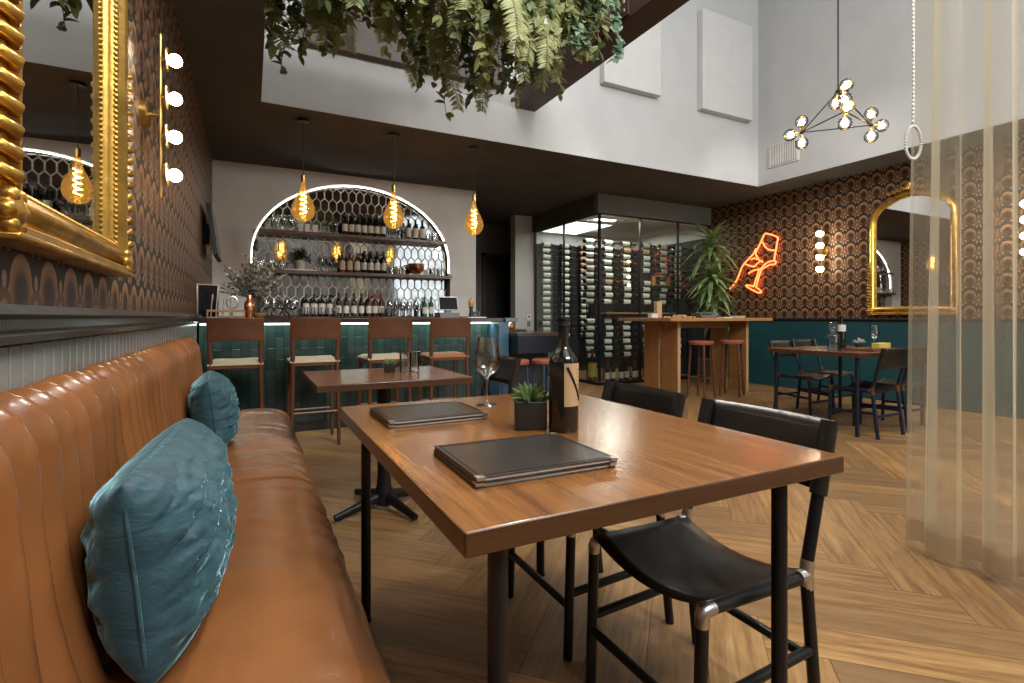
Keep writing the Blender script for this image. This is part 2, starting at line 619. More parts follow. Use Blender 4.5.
M = dict(
    floor=m_floor(), gap=plain('floor_gap', (.05, .03, .02), .8),
    hem=m_sheer('sheer_hem', (.50, .38, .22), (.60, .47, .30), .50), paper=m_wallpaper(), tile=m_tile(), velvet=m_velvet(), sheer=m_sheer(),
    plaster=plain('grey_plaster', (.58, .565, .54), .9, var=.05, scale=3, bmp=.12, bscale=40),
    plaster_up=plain('pale_plaster', (.455, .46, .46), .9, var=.04, scale=3, bmp=.12, bscale=40),
    plaster_dk=plain('dark_plaster', (.075, .070, .066), .85, var=.18, scale=2, bmp=.1, bscale=40),
    plaster_ch=plain('charcoal_plaster', (.17, .17, .165), .85, var=.1, scale=3, bmp=.1, bscale=40),
    white=plain('white_paint', (.78, .77, .74), .7, var=.03),
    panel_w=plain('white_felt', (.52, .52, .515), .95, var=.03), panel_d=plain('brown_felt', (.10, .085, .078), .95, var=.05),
    teal=plain('teal_paint', (.012, .065, .078), .42, var=.1),
    bead=plain('dark_green_gloss', (.22, .24, .23), .2, var=.08),
    black=plain('black_metal', (.012, .012, .014), .35, var=.1, metal=.3), blackm=plain('black_matte', (.016, .016, .017), .6),
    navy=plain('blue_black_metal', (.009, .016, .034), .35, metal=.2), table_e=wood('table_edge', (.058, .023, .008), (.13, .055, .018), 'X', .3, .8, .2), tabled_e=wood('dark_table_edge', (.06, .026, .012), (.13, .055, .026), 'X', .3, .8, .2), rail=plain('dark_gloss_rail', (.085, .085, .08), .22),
    steel=plain('brushed_steel', (.62, .60, .57), .32, metal=1, var=.06),
    gold=plain('gilt', (.62, .36, .075), .30, metal=.85, var=.3, scale=14, bmp=.25, bscale=50),
    brass=plain('brass', (.70, .45, .14), .28, metal=1, var=.08), copper=plain('copper', (.72, .30, .16), .25, metal=1, var=.08),
    mirror=plain('mirror_silver', (.86, .87, .86), .01, metal=1, var=0),
    table=wood('walnut_stain_table', (.165, .060, .014), (.42, .172, .042), 'Y', .24, 1.0, .45, (.11, .042, .014)),
    tabled=wood('dark_table', (.12, .050, .024), (.24, .105, .048), 'Y', .26, 1.0, .3),
    wstool=wood('walnut', (.085, .031, .014), (.175, .068, .030), 'X', .38),
    wstoolz=wood('walnut_upright', (.085, .031, .014), (.175, .068, .030), 'Z', .38),
    oak=wood('oak', (.36, .17, .058), (.56, .30, .115), 'X', .4), oakz=wood('oak_upright', (.34, .15, .05), (.52, .26, .095), 'Z', .4),
    oakp=wood('pale_oak_edge', (.58, .38, .18), (.68, .47, .25), 'Z', .45),
    beam=wood('dark_beam', (.045, .022, .015), (.085, .042, .028), 'Y', .55), beamx=wood('dark_cross_beam', (.045, .022, .015), (.085, .042, .028), 'X', .55),
    barw=wood('bar_top', (.035, .022, .016), (.075, .045, .03), 'X', .2, coat=.3), shelf=wood('shelf_walnut', (.10, .055, .035), (.18, .105, .07), 'X', .4),
    leather=m_leather('cognac_leather', (.245, .095, .031), .26, 1.0), sling=m_leather('black_leather', (.014, .012, .011), .33), seatl=m_leather('tan_leather', (.40, .16, .06)),
    sleather=m_leather('rust_leather', (.33, .105, .055), .45),
    cream=plain('cream_seat', (.62, .50, .33), .6, var=.06), menu=m_leather('menu_leatherette', (.026, .021, .017), .30),
    paper_w=plain('paper', (.78, .75, .68), .8, var=.03), grout=plain('white_grout', (.74, .73, .70), .7, var=.03),
    hexm=plain('antique_mirror', (.40, .40, .39), .06, metal=1, var=.3, scale=9),
    bottle=plain('dark_bottle', (.010, .012, .008), .08, var=.2, spec=.7), bottleb=plain('amber_bottle', (.16, .055, .012), .1, spec=.7),
    bottler=plain('maroon_bottle', (.06, .012, .012), .12, spec=.7), bottleg=plain('green_bottle', (.03, .10, .05), .1, spec=.7), bottley=plain('golden_bottle', (.55, .33, .04), .12, spec=.7),
    label=plain('label_paper', (.74, .70, .62), .7, var=.06), labelt=plain('tan_label', (.60, .40, .22), .7, var=.1), labely=plain('yellow_label', (.68, .50, .10), .6, var=.1),
    cap_red=plain('red_foil', (.42, .03, .03), .35), cap_dk=plain('dark_foil', (.05, .02, .02), .35),
    glass=thin_glass('clear_glass', (.985, .99, .985), .80, .16), pane=thin_glass('pane_glass', (.90, .94, .93), .35, .02),
    amber=m_amber(),
    bulb=emit('warm_globe', (1, .84, .58), 18), bulbw=emit('sconce_globe', (1, .86, .62), 50), fil=emit('glowing_filament', (1, .58, .18), 55),
    neon=emit('orange_neon', (1, .15, .04), 3.4), led=emit('led_strip', (.86, 1, .92), 3.5), ledw=emit('led_warm', (1, .88, .66), 7), leda=emit('arch_tube', (1, .97, .9), 10), ledp=emit('added_ceiling_glow', (1, .98, .94), 2.2), ledc=emit('ceiling_light', (1, .95, .85), 12),
    screen=plain('dark_screen', (.01, .01, .012), .12, var=0),
    leaf1=m_leafmat('leaf_olive', (.17, .20, .065), (.42, .44, .20)), leaf2=m_leafmat('leaf_bluegreen', (.12, .21, .13), (.32, .44, .31)),
    leaf3=m_leafmat('fern_green', (.26, .29, .11), (.48, .50, .25)), leaf4=m_leafmat('leaf_dark', (.05, .08, .028), (.13, .18, .065)),
    drac=m_leafmat('striped_dracaena', (.07, .17, .04), (.42, .54, .24)), succ=m_leafmat('succulent_green', (.12, .22, .07), (.30, .40, .16)),
    stem=plain('brown_stem', (.10, .06, .03), .8), pale=m_leafmat('pale_blossom', (.62, .61, .54), (.84, .82, .76)), sage=m_leafmat('sage_leaf', (.16, .20, .14), (.34, .38, .28)),
    pot=plain('black_pot', (.022, .019, .018), .55), potb=plain('beige_pot', (.55, .48, .40), .7), potg=plain('grey_stone', (.16, .155, .145), .8), soil=plain('soil', (.03, .02, .014), .95),
    rope=plain('pale_glass_bead', (.85, .85, .82), .12, var=.05), cork=plain('cork', (.55, .38, .22), .8), grille=plain('grille', (.55, .54, .52), .6),
    navyb=plain('blue_grey_tile', (.055, .115, .165), .2), slate=plain('blue_slate', (.10, .17, .22), .25), bluem=plain('blue_metal', (.035, .085, .16), .35, metal=.2),
    bluek=plain('near_black_blue', (.004, .007, .013), .3), door=plain('dark_door', (.025, .022, .022), .5), water=thin_glass('water_glass', (.80, .90, .95), .7, .12), ribbon=plain('orange_ribbon', (.7, .16, .04), .5),
)

# ------------------------------------------------------------------ the room
def floor():
    W, n = .185, 6
    L = W * n
    g = .0009
    bm = bmesh.new()
    uvl = bm.loops.layers.uv.new('UVMap')
    tl = bm.verts.layers.float.new('tone')
    rt = math.sqrt(.5)
    rnd = random.Random(3)

    def quad(a0, b0, la, lb, alongA):
        cs = [(a0 + g, b0 + g), (a0 + la - g, b0 + g), (a0 + la - g, b0 + lb - g), (a0 + g, b0 + lb - g)]
        x = sum((c[0] - c[1]) * rt for c in cs) / 4 + 2.43
        y = sum((c[0] + c[1]) * rt for c in cs) / 4 + 1.0
        if not (-1.4 < x < 8.4 and -4 < y < 12): return
        tone = rnd.random()
        ou, ov = rnd.random() * 40, rnd.random() * 40
        vs = []
        for c in cs:
            v = bm.verts.new(((c[0] - c[1]) * rt + 2.43, (c[0] + c[1]) * rt + 1.0, 0))
            v[tl] = tone
            vs.append(v)
        f = bm.faces.new(vs)
        for lp, c in zip(f.loops, cs):
            u_, v_ = c[0] - a0, c[1] - b0
            lp[uvl].uv = (ou + u_, ov + v_) if alongA else (ou + v_, ov + u_)
    for j in range(-9, 10):
        for k in range(-60, 80):
            oa, ob = j * L + k * W, -j * L + k * W
            quad(oa, ob, L, W, True)
            quad(oa + L, ob + W - L, W, L, False)
    for co, no in (((-.42, 0, 0), (-1, 0, 0)), ((7.4, 0, 0), (1, 0, 0)), ((0, -3, 0), (0, -1, 0)), ((0, 10, 0), (0, 1, 0))):
        bmesh.ops.bisect_plane(bm, geom=bm.verts[:] + bm.edges[:] + bm.faces[:], plane_co=co, plane_no=no, clear_outer=True)
    # the slab under the planks
    before = set(bm.faces)
    r_ = bmesh.ops.create_cube(bm, size=1)
    for v in r_['verts']:
        v.co = Vector((3.49 + v.co.x * 7.82, 3.5 + v.co.y * 13.0, -.0535 + v.co.z * .1))
    for f in bm.faces:
        if f not in before: f.material_index = 1
    me = bpy.data.meshes.new('floor')
    bmesh.ops.recalc_face_normals(bm, faces=[f for f in bm.faces if f not in before])
    bm.to_mesh(me)
    bm.free()
    me.materials.append(M['floor'])
    me.materials.append(M['gap'])
    o = link(bpy.data.objects.new('floor', me))
    o['kind'] = 'structure'


floor()
struct('wall_left', MB().span(-.57, -.42, -3, 7.75, 0, 3.05), M['paper'])
struct('wall_right', MB().span(7.4, 7.55, -3, 10, 0, 3.05), M['paper'])
# bar wall with the arched niche
AX, AA, AZ, AB = 1.3525, 1.3525, 1.90, 1.03
arch = [(AX - AA * math.cos(PI * i / 40), AZ + AB * math.sin(PI * i / 40)) for i in range(41)]
poly = [(-.42, 0), (0, 0)] + arch + [(2.705, 0), (3.13, 0), (3.13, 3.05), (-.42, 3.05)]
mb = MB().prism(poly, 7.38, 7.53, lambda a, b, d: (a, d, b))
wall_back = struct('wall_back', mb, M['plaster'], smooth=False)
struct('wall_niche', MB().span(-.42, 3.13, 7.53, 7.75, 0, 3.05), M['grout'])
struct('wall_corridor_left', MB().span(3.0, 3.13, 7.75, 10, 0, 3.05), M['plaster_dk'])
struct('wall_corridor_back', MB().span(3.0, 7.55, 9.9, 10.02, 0, 3.05), M['plaster_ch'])
struct('wall_cellar_back', MB().span(4.53, 7.4, 8.75, 8.95, 0, 3.05), M['plaster'])
d1 = struct('door_1', MB().span(4.40, 4.96, 9.86, 9.90, 0, 2.36), M['door'], bevel=.004)
mb = MB().span(4.33, 4.40, 9.85, 9.90, 0, 2.43).span(4.96, 5.03, 9.85, 9.90, 0, 2.43).span(4.33, 5.03, 9.85, 9.90, 2.36, 2.43)
mb.build('door_frame', M['plaster_dk'], d1)
# picket mirror tiles in the niche: real plates, each set at its own slight tilt
mb = MB()
rnd = random.Random(5)
pw, ph, pt = .106, .200, .050
for j in range(19):
    for i in range(27):
        cx = .02 + i * pw + (pw / 2 if j % 2 else 0)
        cz = .98 + j * (ph - pt)
        h0, h1 = ph / 2 - .011, ph / 2 - pt - .004
        w0 = pw / 2 - .010
        pts = [(0, -h0), (w0, -h1), (w0, h1), (0, h0), (-w0, h1), (-w0, -h1)]
        # clip each plate to the arch
        cl = []
        for a, b in pts:
            x, z = cx + a, cz + b
            x = min(max(x, .004), 2.701)
            lim = AZ + AB * math.sqrt(max(0, 1 - ((x - AX) / AA) ** 2)) - .004
            cl.append((x, min(z, lim)))
        if max(p[1] for p in cl) - min(p[1] for p in cl) < .02 or max(p[0] for p in cl) - min(p[0] for p in cl) < .015: continue
        tx, tz = rnd.uniform(-.012, .012), rnd.uniform(-.012, .012)
        mb.prism(cl, 7.525, 7.515, lambda a, b, d: (a, d + (a - cx) * tx * .5 + (b - cz) * tz * .5, b))
struct('trim_mirror_tiles', mb, M['hexm'], smooth=False)
# low dark ceiling, bulkheads and the high hall
mb = MB().span(-.57, .088, -3, 5.202, 3.048, 3.15).span(-.57, 7.55, 5.202, 10.02, 3.048, 3.15).span(6.802, 7.55, -3, 5.202, 3.048, 3.15)
struct('ceiling_low', mb, M['plaster_dk'], smooth=False)
struct('wall_upper_back', MB().span(.0, 6.9, 5.2, 5.3, 3.05, 6.4), M['plaster_up'])
struct('wall_upper_right', MB().span(6.8, 6.9, -3, 5.2, 3.05, 6.4), M['plaster_up'])
struct('wall_upper_left', MB().span(.0, .09, -3, 5.2, 3.05, 6.4), M['plaster_up'])
struct('ceiling', MB().span(-.57, 1.3, -3.1, 5.4, 6.4, 6.5).span(3.5, 7.55, -3.1, 5.4, 6.4, 6.5).span(1.3, 3.5, -3.1, -.2, 6.4, 6.5).span(1.3, 3.5, 3.4, 5.4, 6.4, 6.5), M['plaster_up'], smooth=False)
sk = MB().span(1.3, 1.36, -.2, 3.4, 6.42, 6.48).span(3.44, 3.5, -.2, 3.4, 6.42, 6.48).span(2.37, 2.43, -.2, 3.4, 6.42, 6.48)  # skylight added to bring light down into the hall
for y in (-.17, 1.0, 2.2, 3.37): sk.span(1.36, 3.44, y - .03, y + .03, 6.425, 6.475)
w4 = struct('window_4', sk, M['blackm'], smooth=False)
MB().span(1.36, 3.44, -.17, 3.37, 6.445, 6.45).build('pane', M['pane'], w4)
# the window wall behind the camera
mb = MB().span(-.57, .35, -3.12, -3, 0, 6.4).span(6.95, 7.55, -3.12, -3, 0, 6.4).span(.35, 4.5, -3.12, -3, 0, 4.4).span(4.5, 6.95, -3.12, -3, 0, .35).span(.35, 6.95, -3.12, -3, 6.05, 6.4).span(4.05, 4.5, -3.12, -3, 4.4, 6.05)
struct('wall_front', mb, M['plaster_up'], smooth=False)
for i, (a, b, z0, z1) in enumerate(((.35, 4.05, 4.4, 6.05), (4.5, 6.95, .35, 6.05))):
    mb = MB()
    for k in range(5):
        x = a + (b - a) * k / 4
        mb.span(x - .025, x + .025, -3.09, -3.03, z0, z1)
    for z in (z0, (z0 + z1) / 2, z1):
        mb.span(a, b, -3.085, -3.035, z - .025, z + .025)
    wn = struct('window_%d' % (i + 1), mb, M['blackm'], smooth=False)
    MB().span(a, b, -3.065, -3.06, z0, z1).build('pane', M['pane'], wn)
# beams
mb = MB().span(2.69, 2.95, -3, 5.2, 3.47, 3.75)
bo = struct('beam', mb, M['beam'], bevel=.008)
mb = MB().span(.09, 2.69, 3.44, 3.68, 3.49, 3.75)
bo = struct('beam', mb, M['beamx'], bevel=.008)
mb = MB()
for k in range(2):
    for q in range(3):
        mb.lathe([(.016, 0), (.014, .010), (0, .013)], (2.74 + k * .0, 3.30 + q * .0, 3.53), 8)
mb = MB().span(2.675, 2.689, 3.22, 3.44, 3.50, 3.72)
pl = mb.build('joint_plate', M['beam'], bo)
mb = MB()
for yy in (3.27, 3.34, 3.40):
    for zz in (3.55, 3.62, 3.68):
        mb.lathe([(.014, 0), (.011, .009), (0, .011)], (2.675, yy, zz), 8, Matrix.Rotation(R(-90), 3, 'Y'))
mb.build('bolt', M['steel'], pl)
# wainscot on the leather-bench side: upright boards under a moulded rail
t1 = struct('trim_1', MB().span(-.42, -.408, -3, 5.05, 0, 1.04), M['blackm'])
mb = MB()
y = -2.98
while y < 5.0:
    mb.span(-.408, -.400, y + .004, y + .056, .10, 1.035)
    y += .06
mb.build('board', M['bead'], t1, bevel=.002)
mb = MB().prism([(-.42, 1.04), (-.385, 1.04), (-.38, 1.055), (-.395, 1.065), (-.395, 1.085), (-.365, 1.095), (-.365, 1.112), (-.42, 1.116)], -3, 5.05, lambda a, b, d: (a, d, b))
mb.build('rail', M['rail'], t1)
# teal wainscot under the right-hand wallpaper
mb = MB().span(7.375, 7.4, -3, 6.62, 0, 1.05)
t2 = struct('trim_2', mb, M['teal'])
mb = MB().span(7.345, 7.4, -3, 6.62, 1.05, 1.075).span(7.362, 7.4, -3, 6.62, 1.035, 1.05)
mb.build('rail', M['blackm'], t2, bevel=.004)
mb = MB().span(7.355, 7.375, -3, 6.62, 0, .13)
mb.build('skirting', M['teal'], t2, bevel=.005)
# supply grille high on the bulkhead
mb = MB().span(6.785, 6.801, 4.55, 5.02, 3.27, 3.60)
g = tag(mb.build('air_vent', M['grille'], bevel=.004), 'white slatted air grille high on the pale bulkhead wall', 'vent')
mb = MB()
for k in range(16):
    yy = 4.585 + k * .0266
    mb.box((6.782, yy, 3.435), (.012, .012, .28), Matrix.Rotation(R(25), 3, 'Z'))
mb.build('slat', M['grille'], g)
MB().span(6.7835, 6.786, 4.575, 4.995, 3.29, 3.58).build('opening', M['plaster_ch'], g)
# acoustic panels on the bulkhead
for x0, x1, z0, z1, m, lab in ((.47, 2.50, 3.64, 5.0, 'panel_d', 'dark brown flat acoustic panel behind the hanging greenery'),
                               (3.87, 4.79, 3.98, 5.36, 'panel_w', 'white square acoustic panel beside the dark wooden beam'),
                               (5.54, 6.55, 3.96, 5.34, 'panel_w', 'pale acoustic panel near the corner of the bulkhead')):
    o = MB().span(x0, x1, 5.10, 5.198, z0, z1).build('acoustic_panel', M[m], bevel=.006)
    tag(o, lab, 'wall panel', 'acoustic panels on the bulkhead')

# light tube tucked along the rim of the arch
al = thing('arch_light', 'slim white light tube following the inside rim of the mirrored arch', 'light strip', (0, 7.41, 0))
pts = [(AX + (x - AX) * .988, 0, AZ + (z - AZ) * .984) for x, z in [(0, 1.75)] + arch + [(2.705, 1.75)]]
MB().tube([(p[0], .012, p[2]) for p in pts], .009, 6).build('channel', M['white'], al)
MB().tube(pts, .005, 6).build('tube', M['leda'], al)

# ------------------------------------------------------------------ leather bench
def bench():
    t = thing('banquette', 'long cognac leather bench with a channel-tufted back along the wall', 'bench', (0, 0, 0))
    Y0, Y1 = -.75, 3.95
    MB().span(-.36, .17, Y0 + .02, Y1 - .06, 0, .30).build('base', M['blackm'], t, bevel=.01)
    MB().span(-.399, -.355, Y0 + .02, Y1 - .04, .0, .88).build('back_support', M['blackm'], t)
    # seat cushions: a crowned top, a rolled front and puckered creases
    for a, b in ((Y0, 2.20), (2.20, Y1)):
        rows = []
        n = int((b - a) / .022)
        for i in range(n + 1):
            y = a + (b - a) * i / n
            e = min(y - a, b - y)
            rad = .07 if (b == Y1 and b - y < .5 and y > (a + b) / 2) else .028
            k = math.sqrt(max(0, 1 - (1 - min(1, e / rad)) ** 2))
            sh = (1 - k)
            row = []
            prof = [(-.29, .30), (-.29, .40), (-.275, .445), (-.2, .458), (-.1, .466), (0, .470), (.08, .468), (.14, .461), (.185, .447), (.222, .424), (.242, .39), (.247, .35), (.236, .31), (.212, .285), (.17, .275)]
            for (x, z) in prof:
                wx = x
                wz = z
                if x > .1:
                    wx = .1 + (x - .1) * (1 - .55 * sh)
                if z > .3:
                    wz = .3 + (z - .3) * (1 - .40 * sh)
                nn = noise.noise(Vector((x * 3.0 + 4, y * 5.0, z * 3)))
                cr = noise.noise(Vector((x * 2.5, y * 11.0 + x * 3, 2.0)))
                cr += .4 * max(0, noise.noise(Vector((x * 4.0, y * 30.0, 5.0)))) * max(0, 1 - max(0, x - .08) / .1)
                f = (1 - sh) * (1 if x > -.2 else .2)
                wz += (nn * .006 + cr * .005) * f
                wx += (cr * .006 if x > .15 else 0) * f
                row.append((wx, y, wz))
            rows.append(row)
        mb = MB().grid(rows)
        for r_, s in ((rows[0], 1), (rows[-1], -1)):
            mb.add(r_, [tuple(range(len(r_)))[::s]])
        mb.build('seat_cushion', M['leather'], t, angle=60)
    # channelled back
    prof = [(-.235, .40), (-.262, .47), (-.282, .55), (-.297, .64), (-.308, .73), (-.316, .785), (-.320, .845), (-.325, .887), (-.340, .918), (-.362, .933), (-.384, .930), (-.395, .915)]
    P = []
    for i in range(len(prof) - 1):
        for q in range(2):
            P.append(tuple(prof[i][k] + (prof[i + 1][k] - prof[i][k]) * q / 2 for k in (0, 1)))
    P.append(prof[-1])
    nrm = []
    for i in range(len(P)):
        a, b = P[max(0, i - 1)], P[min(len(P) - 1, i + 1)]
        d = Vector((b[0] - a[0], b[1] - a[1])).normalized()
        nrm.append((d.y, -d.x))
    pitch = .096
    rows = []
    y = Y0
    sub = 12
    i = 0
    while y <= Y1 + 1e-6:
        ph = (y - Y1) / pitch
        bul = abs(math.sin(PI * ph)) ** .85 * .034
        e = Y1 - y
        kk = math.sqrt(max(0, 1 - (1 - min(1, max(0, e) / .07)) ** 2))
        row = []
        for k, (x, z) in enumerate(P):
            nx, nz = nrm[k]
            tt = k / (len(P) - 1)
            fade = 1 if tt < .85 else max(0, 1 - (tt - .85) / .15 * .8)
            wob = 1 + .25 * noise.noise(Vector((y * 6, z * 4, 1)))
            px_, pz_ = x + nx * bul * fade * wob, z + nz * bul * fade * wob
            if e < .07:
                px_ = -.37 + (px_ + .37) * (.35 + .65 * kk)
                pz_ = .40 + (pz_ - .40) * (.90 + .10 * kk)
            row.append((px_, y, pz_))
        rows.append(row)
        y += pitch / sub
    mb = MB().grid(rows)
    mb.add(rows[-1] + [(-.396, Y1, .4)], [tuple(range(len(P) + 1))])
    mb.build('back_cushion', M['leather'], t, angle=70)


bench()


def cushion(label, loc, rz, lean, Lh, Hh, Th, seed):
    """Local X along the bench; +Y is the pleated face."""
    t = thing('cushion', label, 'cushion', loc, rz, 'teal cushions on the leather bench')
    mb = MB()
    nu, nv = 96, 72
    T = Matrix.Rotation(lean, 4, 'X') @ Matrix.Translation((0, 0, Hh * .97))

    def edge(u, v):
        return (u * Lh * (1 - .04 * (1 - v * v) * abs(u) ** 3) * (1 - .04 * v ** 8), v * Hh * (1 - .06 * (1 - u * u) * abs(v) ** 3) * (1 - .05 * u ** 8))
    front, back = [], []
    for i in range(nu + 1):
        u = -1 + 2 * i / nu
        u = math.copysign(1 - (1 - abs(u)) ** 1.35, u)
        rf, rb = [], []
        for j in range(nv + 1):
            v = -1 + 2 * j / nv
            v = math.copysign(1 - (1 - abs(v)) ** 1.35, v)
            x, z = edge(u, v)
            th = Th * (max(0, 1 - abs(u) ** 4.6) ** .5) * (max(0, 1 - abs(v) ** 2.6) ** .5) * (1 - .12 * u * u)
            k = min(1, th / (Th * .75)) ** 1.5
            # overlapping pleats fanning from the near end, softened by crumpling
            w1 = noise.noise(Vector((u * 1.6 + seed, v * 1.8, seed))) * .55
            s = v * 1.9 + u * 1.3 * (1 + .5 * v) + w1
            fr = (s + seed) % 1.0
            saw = (1 - fr) ** 1.0 if fr > .12 else fr / .12 * .88
            cr = noise.noise(Vector((u * 4.5 + seed, v * 13 + u * 3, 3))) * .011 + noise.noise(Vector((u * 10, v * 20 + seed, 7))) * .003
            rf.append(T @ Vector((x, th + ((saw - .5) * .026 + cr * 1.1) * k, z)))
            cb = noise.noise(Vector((u * 4 + seed, v * 6, 13))) * .012 + noise.noise(Vector((u * 14, v * 9 + seed, 17))) * .004
            rb.append(T @ Vector((x, -th + cb * k, z)))
        front.append(rf)
        back.append(rb)
    mb.grid(front).grid(back).build('cover', M['velvet'], t, angle=60)
    pts = []
    for q in range(120):
        a = 2 * PI * q / 120
        c, s_ = math.cos(a), math.sin(a)
        u = math.copysign(abs(c) ** .22, c)
        v = math.copysign(abs(s_) ** .22, s_)
        x, z = edge(u, v)
        pts.append(T @ Vector((x, 0, z)))
    MB().tube(pts, .0038, 6, closed=True).build('piping', M['velvet'], t)
    return t


cushion('big crumpled teal velvet cushion standing on the bench before the camera', (-.132, 1.335, .472), R(-90 - 3), R(6), .32, .180, .104, 1.3)
cushion('smaller teal velvet cushion at the far end of the leather bench', (-.14, 2.95, .472), R(-90 + 3), R(7), .27, .172, .10, 5.1)


# ------------------------------------------------------------------ tables
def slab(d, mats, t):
    """A table top whose sides take a darker wood."""
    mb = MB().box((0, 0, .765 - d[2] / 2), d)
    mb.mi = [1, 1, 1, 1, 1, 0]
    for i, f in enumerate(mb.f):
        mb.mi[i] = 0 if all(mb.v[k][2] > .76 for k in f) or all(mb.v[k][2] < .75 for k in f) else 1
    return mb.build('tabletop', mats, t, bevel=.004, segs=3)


def leg_table(label, loc, rz, sx, sy, top_m, leg_m, insets, group=None):
    t = thing('dining_table', label, 'table', loc, rz, group)
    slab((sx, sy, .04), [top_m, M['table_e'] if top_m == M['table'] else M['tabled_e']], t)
    ix0, ix1, iy = insets
    for x in (-sx / 2 + ix0, sx / 2 - ix1):
        for yy in (-sy / 2 + iy, sy / 2 - iy):
            mb = MB().cyl((x, yy, 0.012), (x, yy, .726), .0175, n=16).lathe([(.0, 0), (.019, 0), (.021, .004), (.019, .012), (0, .013)], (x, yy, 0), 14)
            o = mb.build('leg', leg_m, t)
    return t


leg_table('large walnut-stained dining table with black tube legs set with menus and a wine bottle', (.765, 1.33, 0), 0, .955, 1.22, M['table'], M['black'], (.083, .15, .06))
leg_table('dark wooden dining table with navy legs in front of the teal wall', (5.48, 3.145, 0), R(90), .93, 1.24, M['tabled'], M['navy'], (.06, .06, .06))


def pedestal_table():
    t = thing('pedestal_table', 'dark wooden table on a cast iron cross base in front of the bar stools', 'table', (.68, 2.94, 0))
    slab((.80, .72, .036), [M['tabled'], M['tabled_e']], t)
    MB().lathe([(.05, .03), (.055, .10), (.042, .13), (.037, .2), (.037, .70), (.06, .71), (.06, .724)], (0, 0, 0), 18).build('column', M['black'], t)
    MB().box((0, 0, .7225), (.34, .34, .005)).build('mounting_plate', M['black'], t)
    for k in range(4):
        a = R(20) + k * PI / 2
        d = Vector((math.cos(a), math.sin(a), 0))
        pts = [d * .03 + Vector((0, 0, .075)), d * .12 + Vector((0, 0, .06)), d * .22 + Vector((0, 0, .04)), d * .30 + Vector((0, 0, .026))]
        f = MB().tube(pts, [.032, .028, .023, .020], 10, flat=.8).build('foot', M['black'], t)
        MB().lathe([(.0, 0), (.02, 0), (.02, .012), (0, .014)], d * .285, 12).build('glide', M['steel'], f)


pedestal_table()


# ------------------------------------------------------------------ sling chairs
def sling_chair(label, loc, rz, group, metal='black', sl='sling', br='steel'):
    """Faces +Y. Round tube legs, steel corner brackets, hanging leather seat and back."""
    t = thing('sling_chair', label, 'chair', loc, rz, group)
    r = .0155
    hw, fy, ry = .205, .185, -.185
    zs = .425
    for s in (-1, 1):
        MB().cyl((s * hw, fy + .012, 0), (s * hw, fy, zs - .03), r, n=12).build('leg', M[metal], t)
        MB().cyl((s * (hw), ry - .05, 0), (s * hw, ry - .004, zs - .02), r, n=12).build('leg', M[metal], t)
        MB().cyl((s * hw, ry - .004, zs + .02), (s * hw, ry - .10, .80), r, n=12).build('back_post', M[metal], t)
        MB().cyl((s * hw, fy - .03, zs), (s * hw, ry + .03, zs - .006), r, n=12).build('seat_rail', M[metal], t)
        for nm, yy, zz in (('bracket', fy, zs), ('bracket', ry, zs)):
            mb = MB()
            if yy > 0:
                mb.tube([(s * hw, fy, zs - .034), (s * hw, fy, zs - .012), (s * hw, fy - .004, zs - .003), (s * hw, fy - .016, zs), (s * hw, fy - .034, zs)], r + .0012, 12)
            else:
                mb.tube([(s * hw, ry - .008, zs - .036), (s * hw, ry - .002, zs - .01), (s * hw, ry - .004, zs + .02), (s * hw, ry - .008, zs + .036)], r + .0012, 12)
                mb.tube([(s * hw, ry, zs), (s * hw, ry + .030, zs - .001)], r + .001, 12)
            mb.build(nm, M[br], t)
        MB().cyl((s * hw, fy + .006, .205), (s * hw, ry - .028, .225), r * .85, n=10).build('side_stretcher', M[metal], t)
    MB().cyl((-hw, fy + .007, .165), (hw, fy + .007, .165), r * .85, n=10).build('front_stretcher', M[metal], t)
    MB().cyl((-hw, ry - .03, .195), (hw, ry - .03, .195), r * .85, n=10).build('rear_stretcher', M[metal], t)
    rows = []
    for i in range(15):
        u = -1 + 2 * i / 14
        rows.append([(u * hw, fy + .004 - (fy - ry + .0) * j / 8, zs + .0185 - .042 * (1 - u * u) - .004 * math.sin(PI * j / 8) - .006 * j / 8) for j in range(9)])
    MB().grid(rows).build('seat', M[sl], t, solid=.006)
    rows = []
    for i in range(15):
        u = -1 + 2 * i / 14
        rows.append([])
        for j in range(7):
            z = .625 + .185 * j / 6
            yb = ry - .004 - .096 * (z - zs - .02) / (.8 - zs - .02)
            rows[-1].append((u * (hw + .010), yb - .018 - .022 * (1 - u * u) + (.0 if abs(u) < .99 else .004), z + .012 * (1 - u * u) * 0))
    mb = MB().grid(rows)
    for s in (-1, 1):
        yb0, yb1 = ry - .004 - .096 * (.625 - zs - .02) / .355, ry - .004 - .096 * (.81 - zs - .02) / .355
        mb.tube([(s * hw, yb0, .625), (s * hw, yb1, .81)], r + .004, 12)
    mb.build('backrest', M[sl], t, solid=.005)
    return t


G = 'black leather sling chairs at the large walnut table'
ch = sling_chair('black leather sling chair at the table corner nearest the sheer curtain', (1.095, 1.045, 0), R(90), G)
dup(ch, (1.10, 1.585, 0), R(90), 'black leather sling chair at the walnut table, farther from the sheer curtain', G)
dup(ch, (1.31, 3.25, 0), R(90), 'sling chair at the end of the pedestal table, shiny brown back', 'sling chair at the pedestal table')
G = 'dark sling chairs around the table by the teal wall'
c2 = sling_chair('dark sling chair at the teal-wall table, back to the room, beside the corner leg', (5.18, 2.83, 0), R(0), G, 'navy', br='wstool')
dup(c2, (5.74, 2.86, 0), 0, 'dark sling chair half behind the sheer curtain at the teal-wall table', G)
dup(c2, (5.60, 3.68, 0), R(180), 'dark sling chair on the teal-wall side of the table, closer to the tall oak table', G)
dup(c2, (6.19, 3.80, 0), R(180), 'dark sling chair on the teal-wall side of the table, closer to the glass bottle', G)


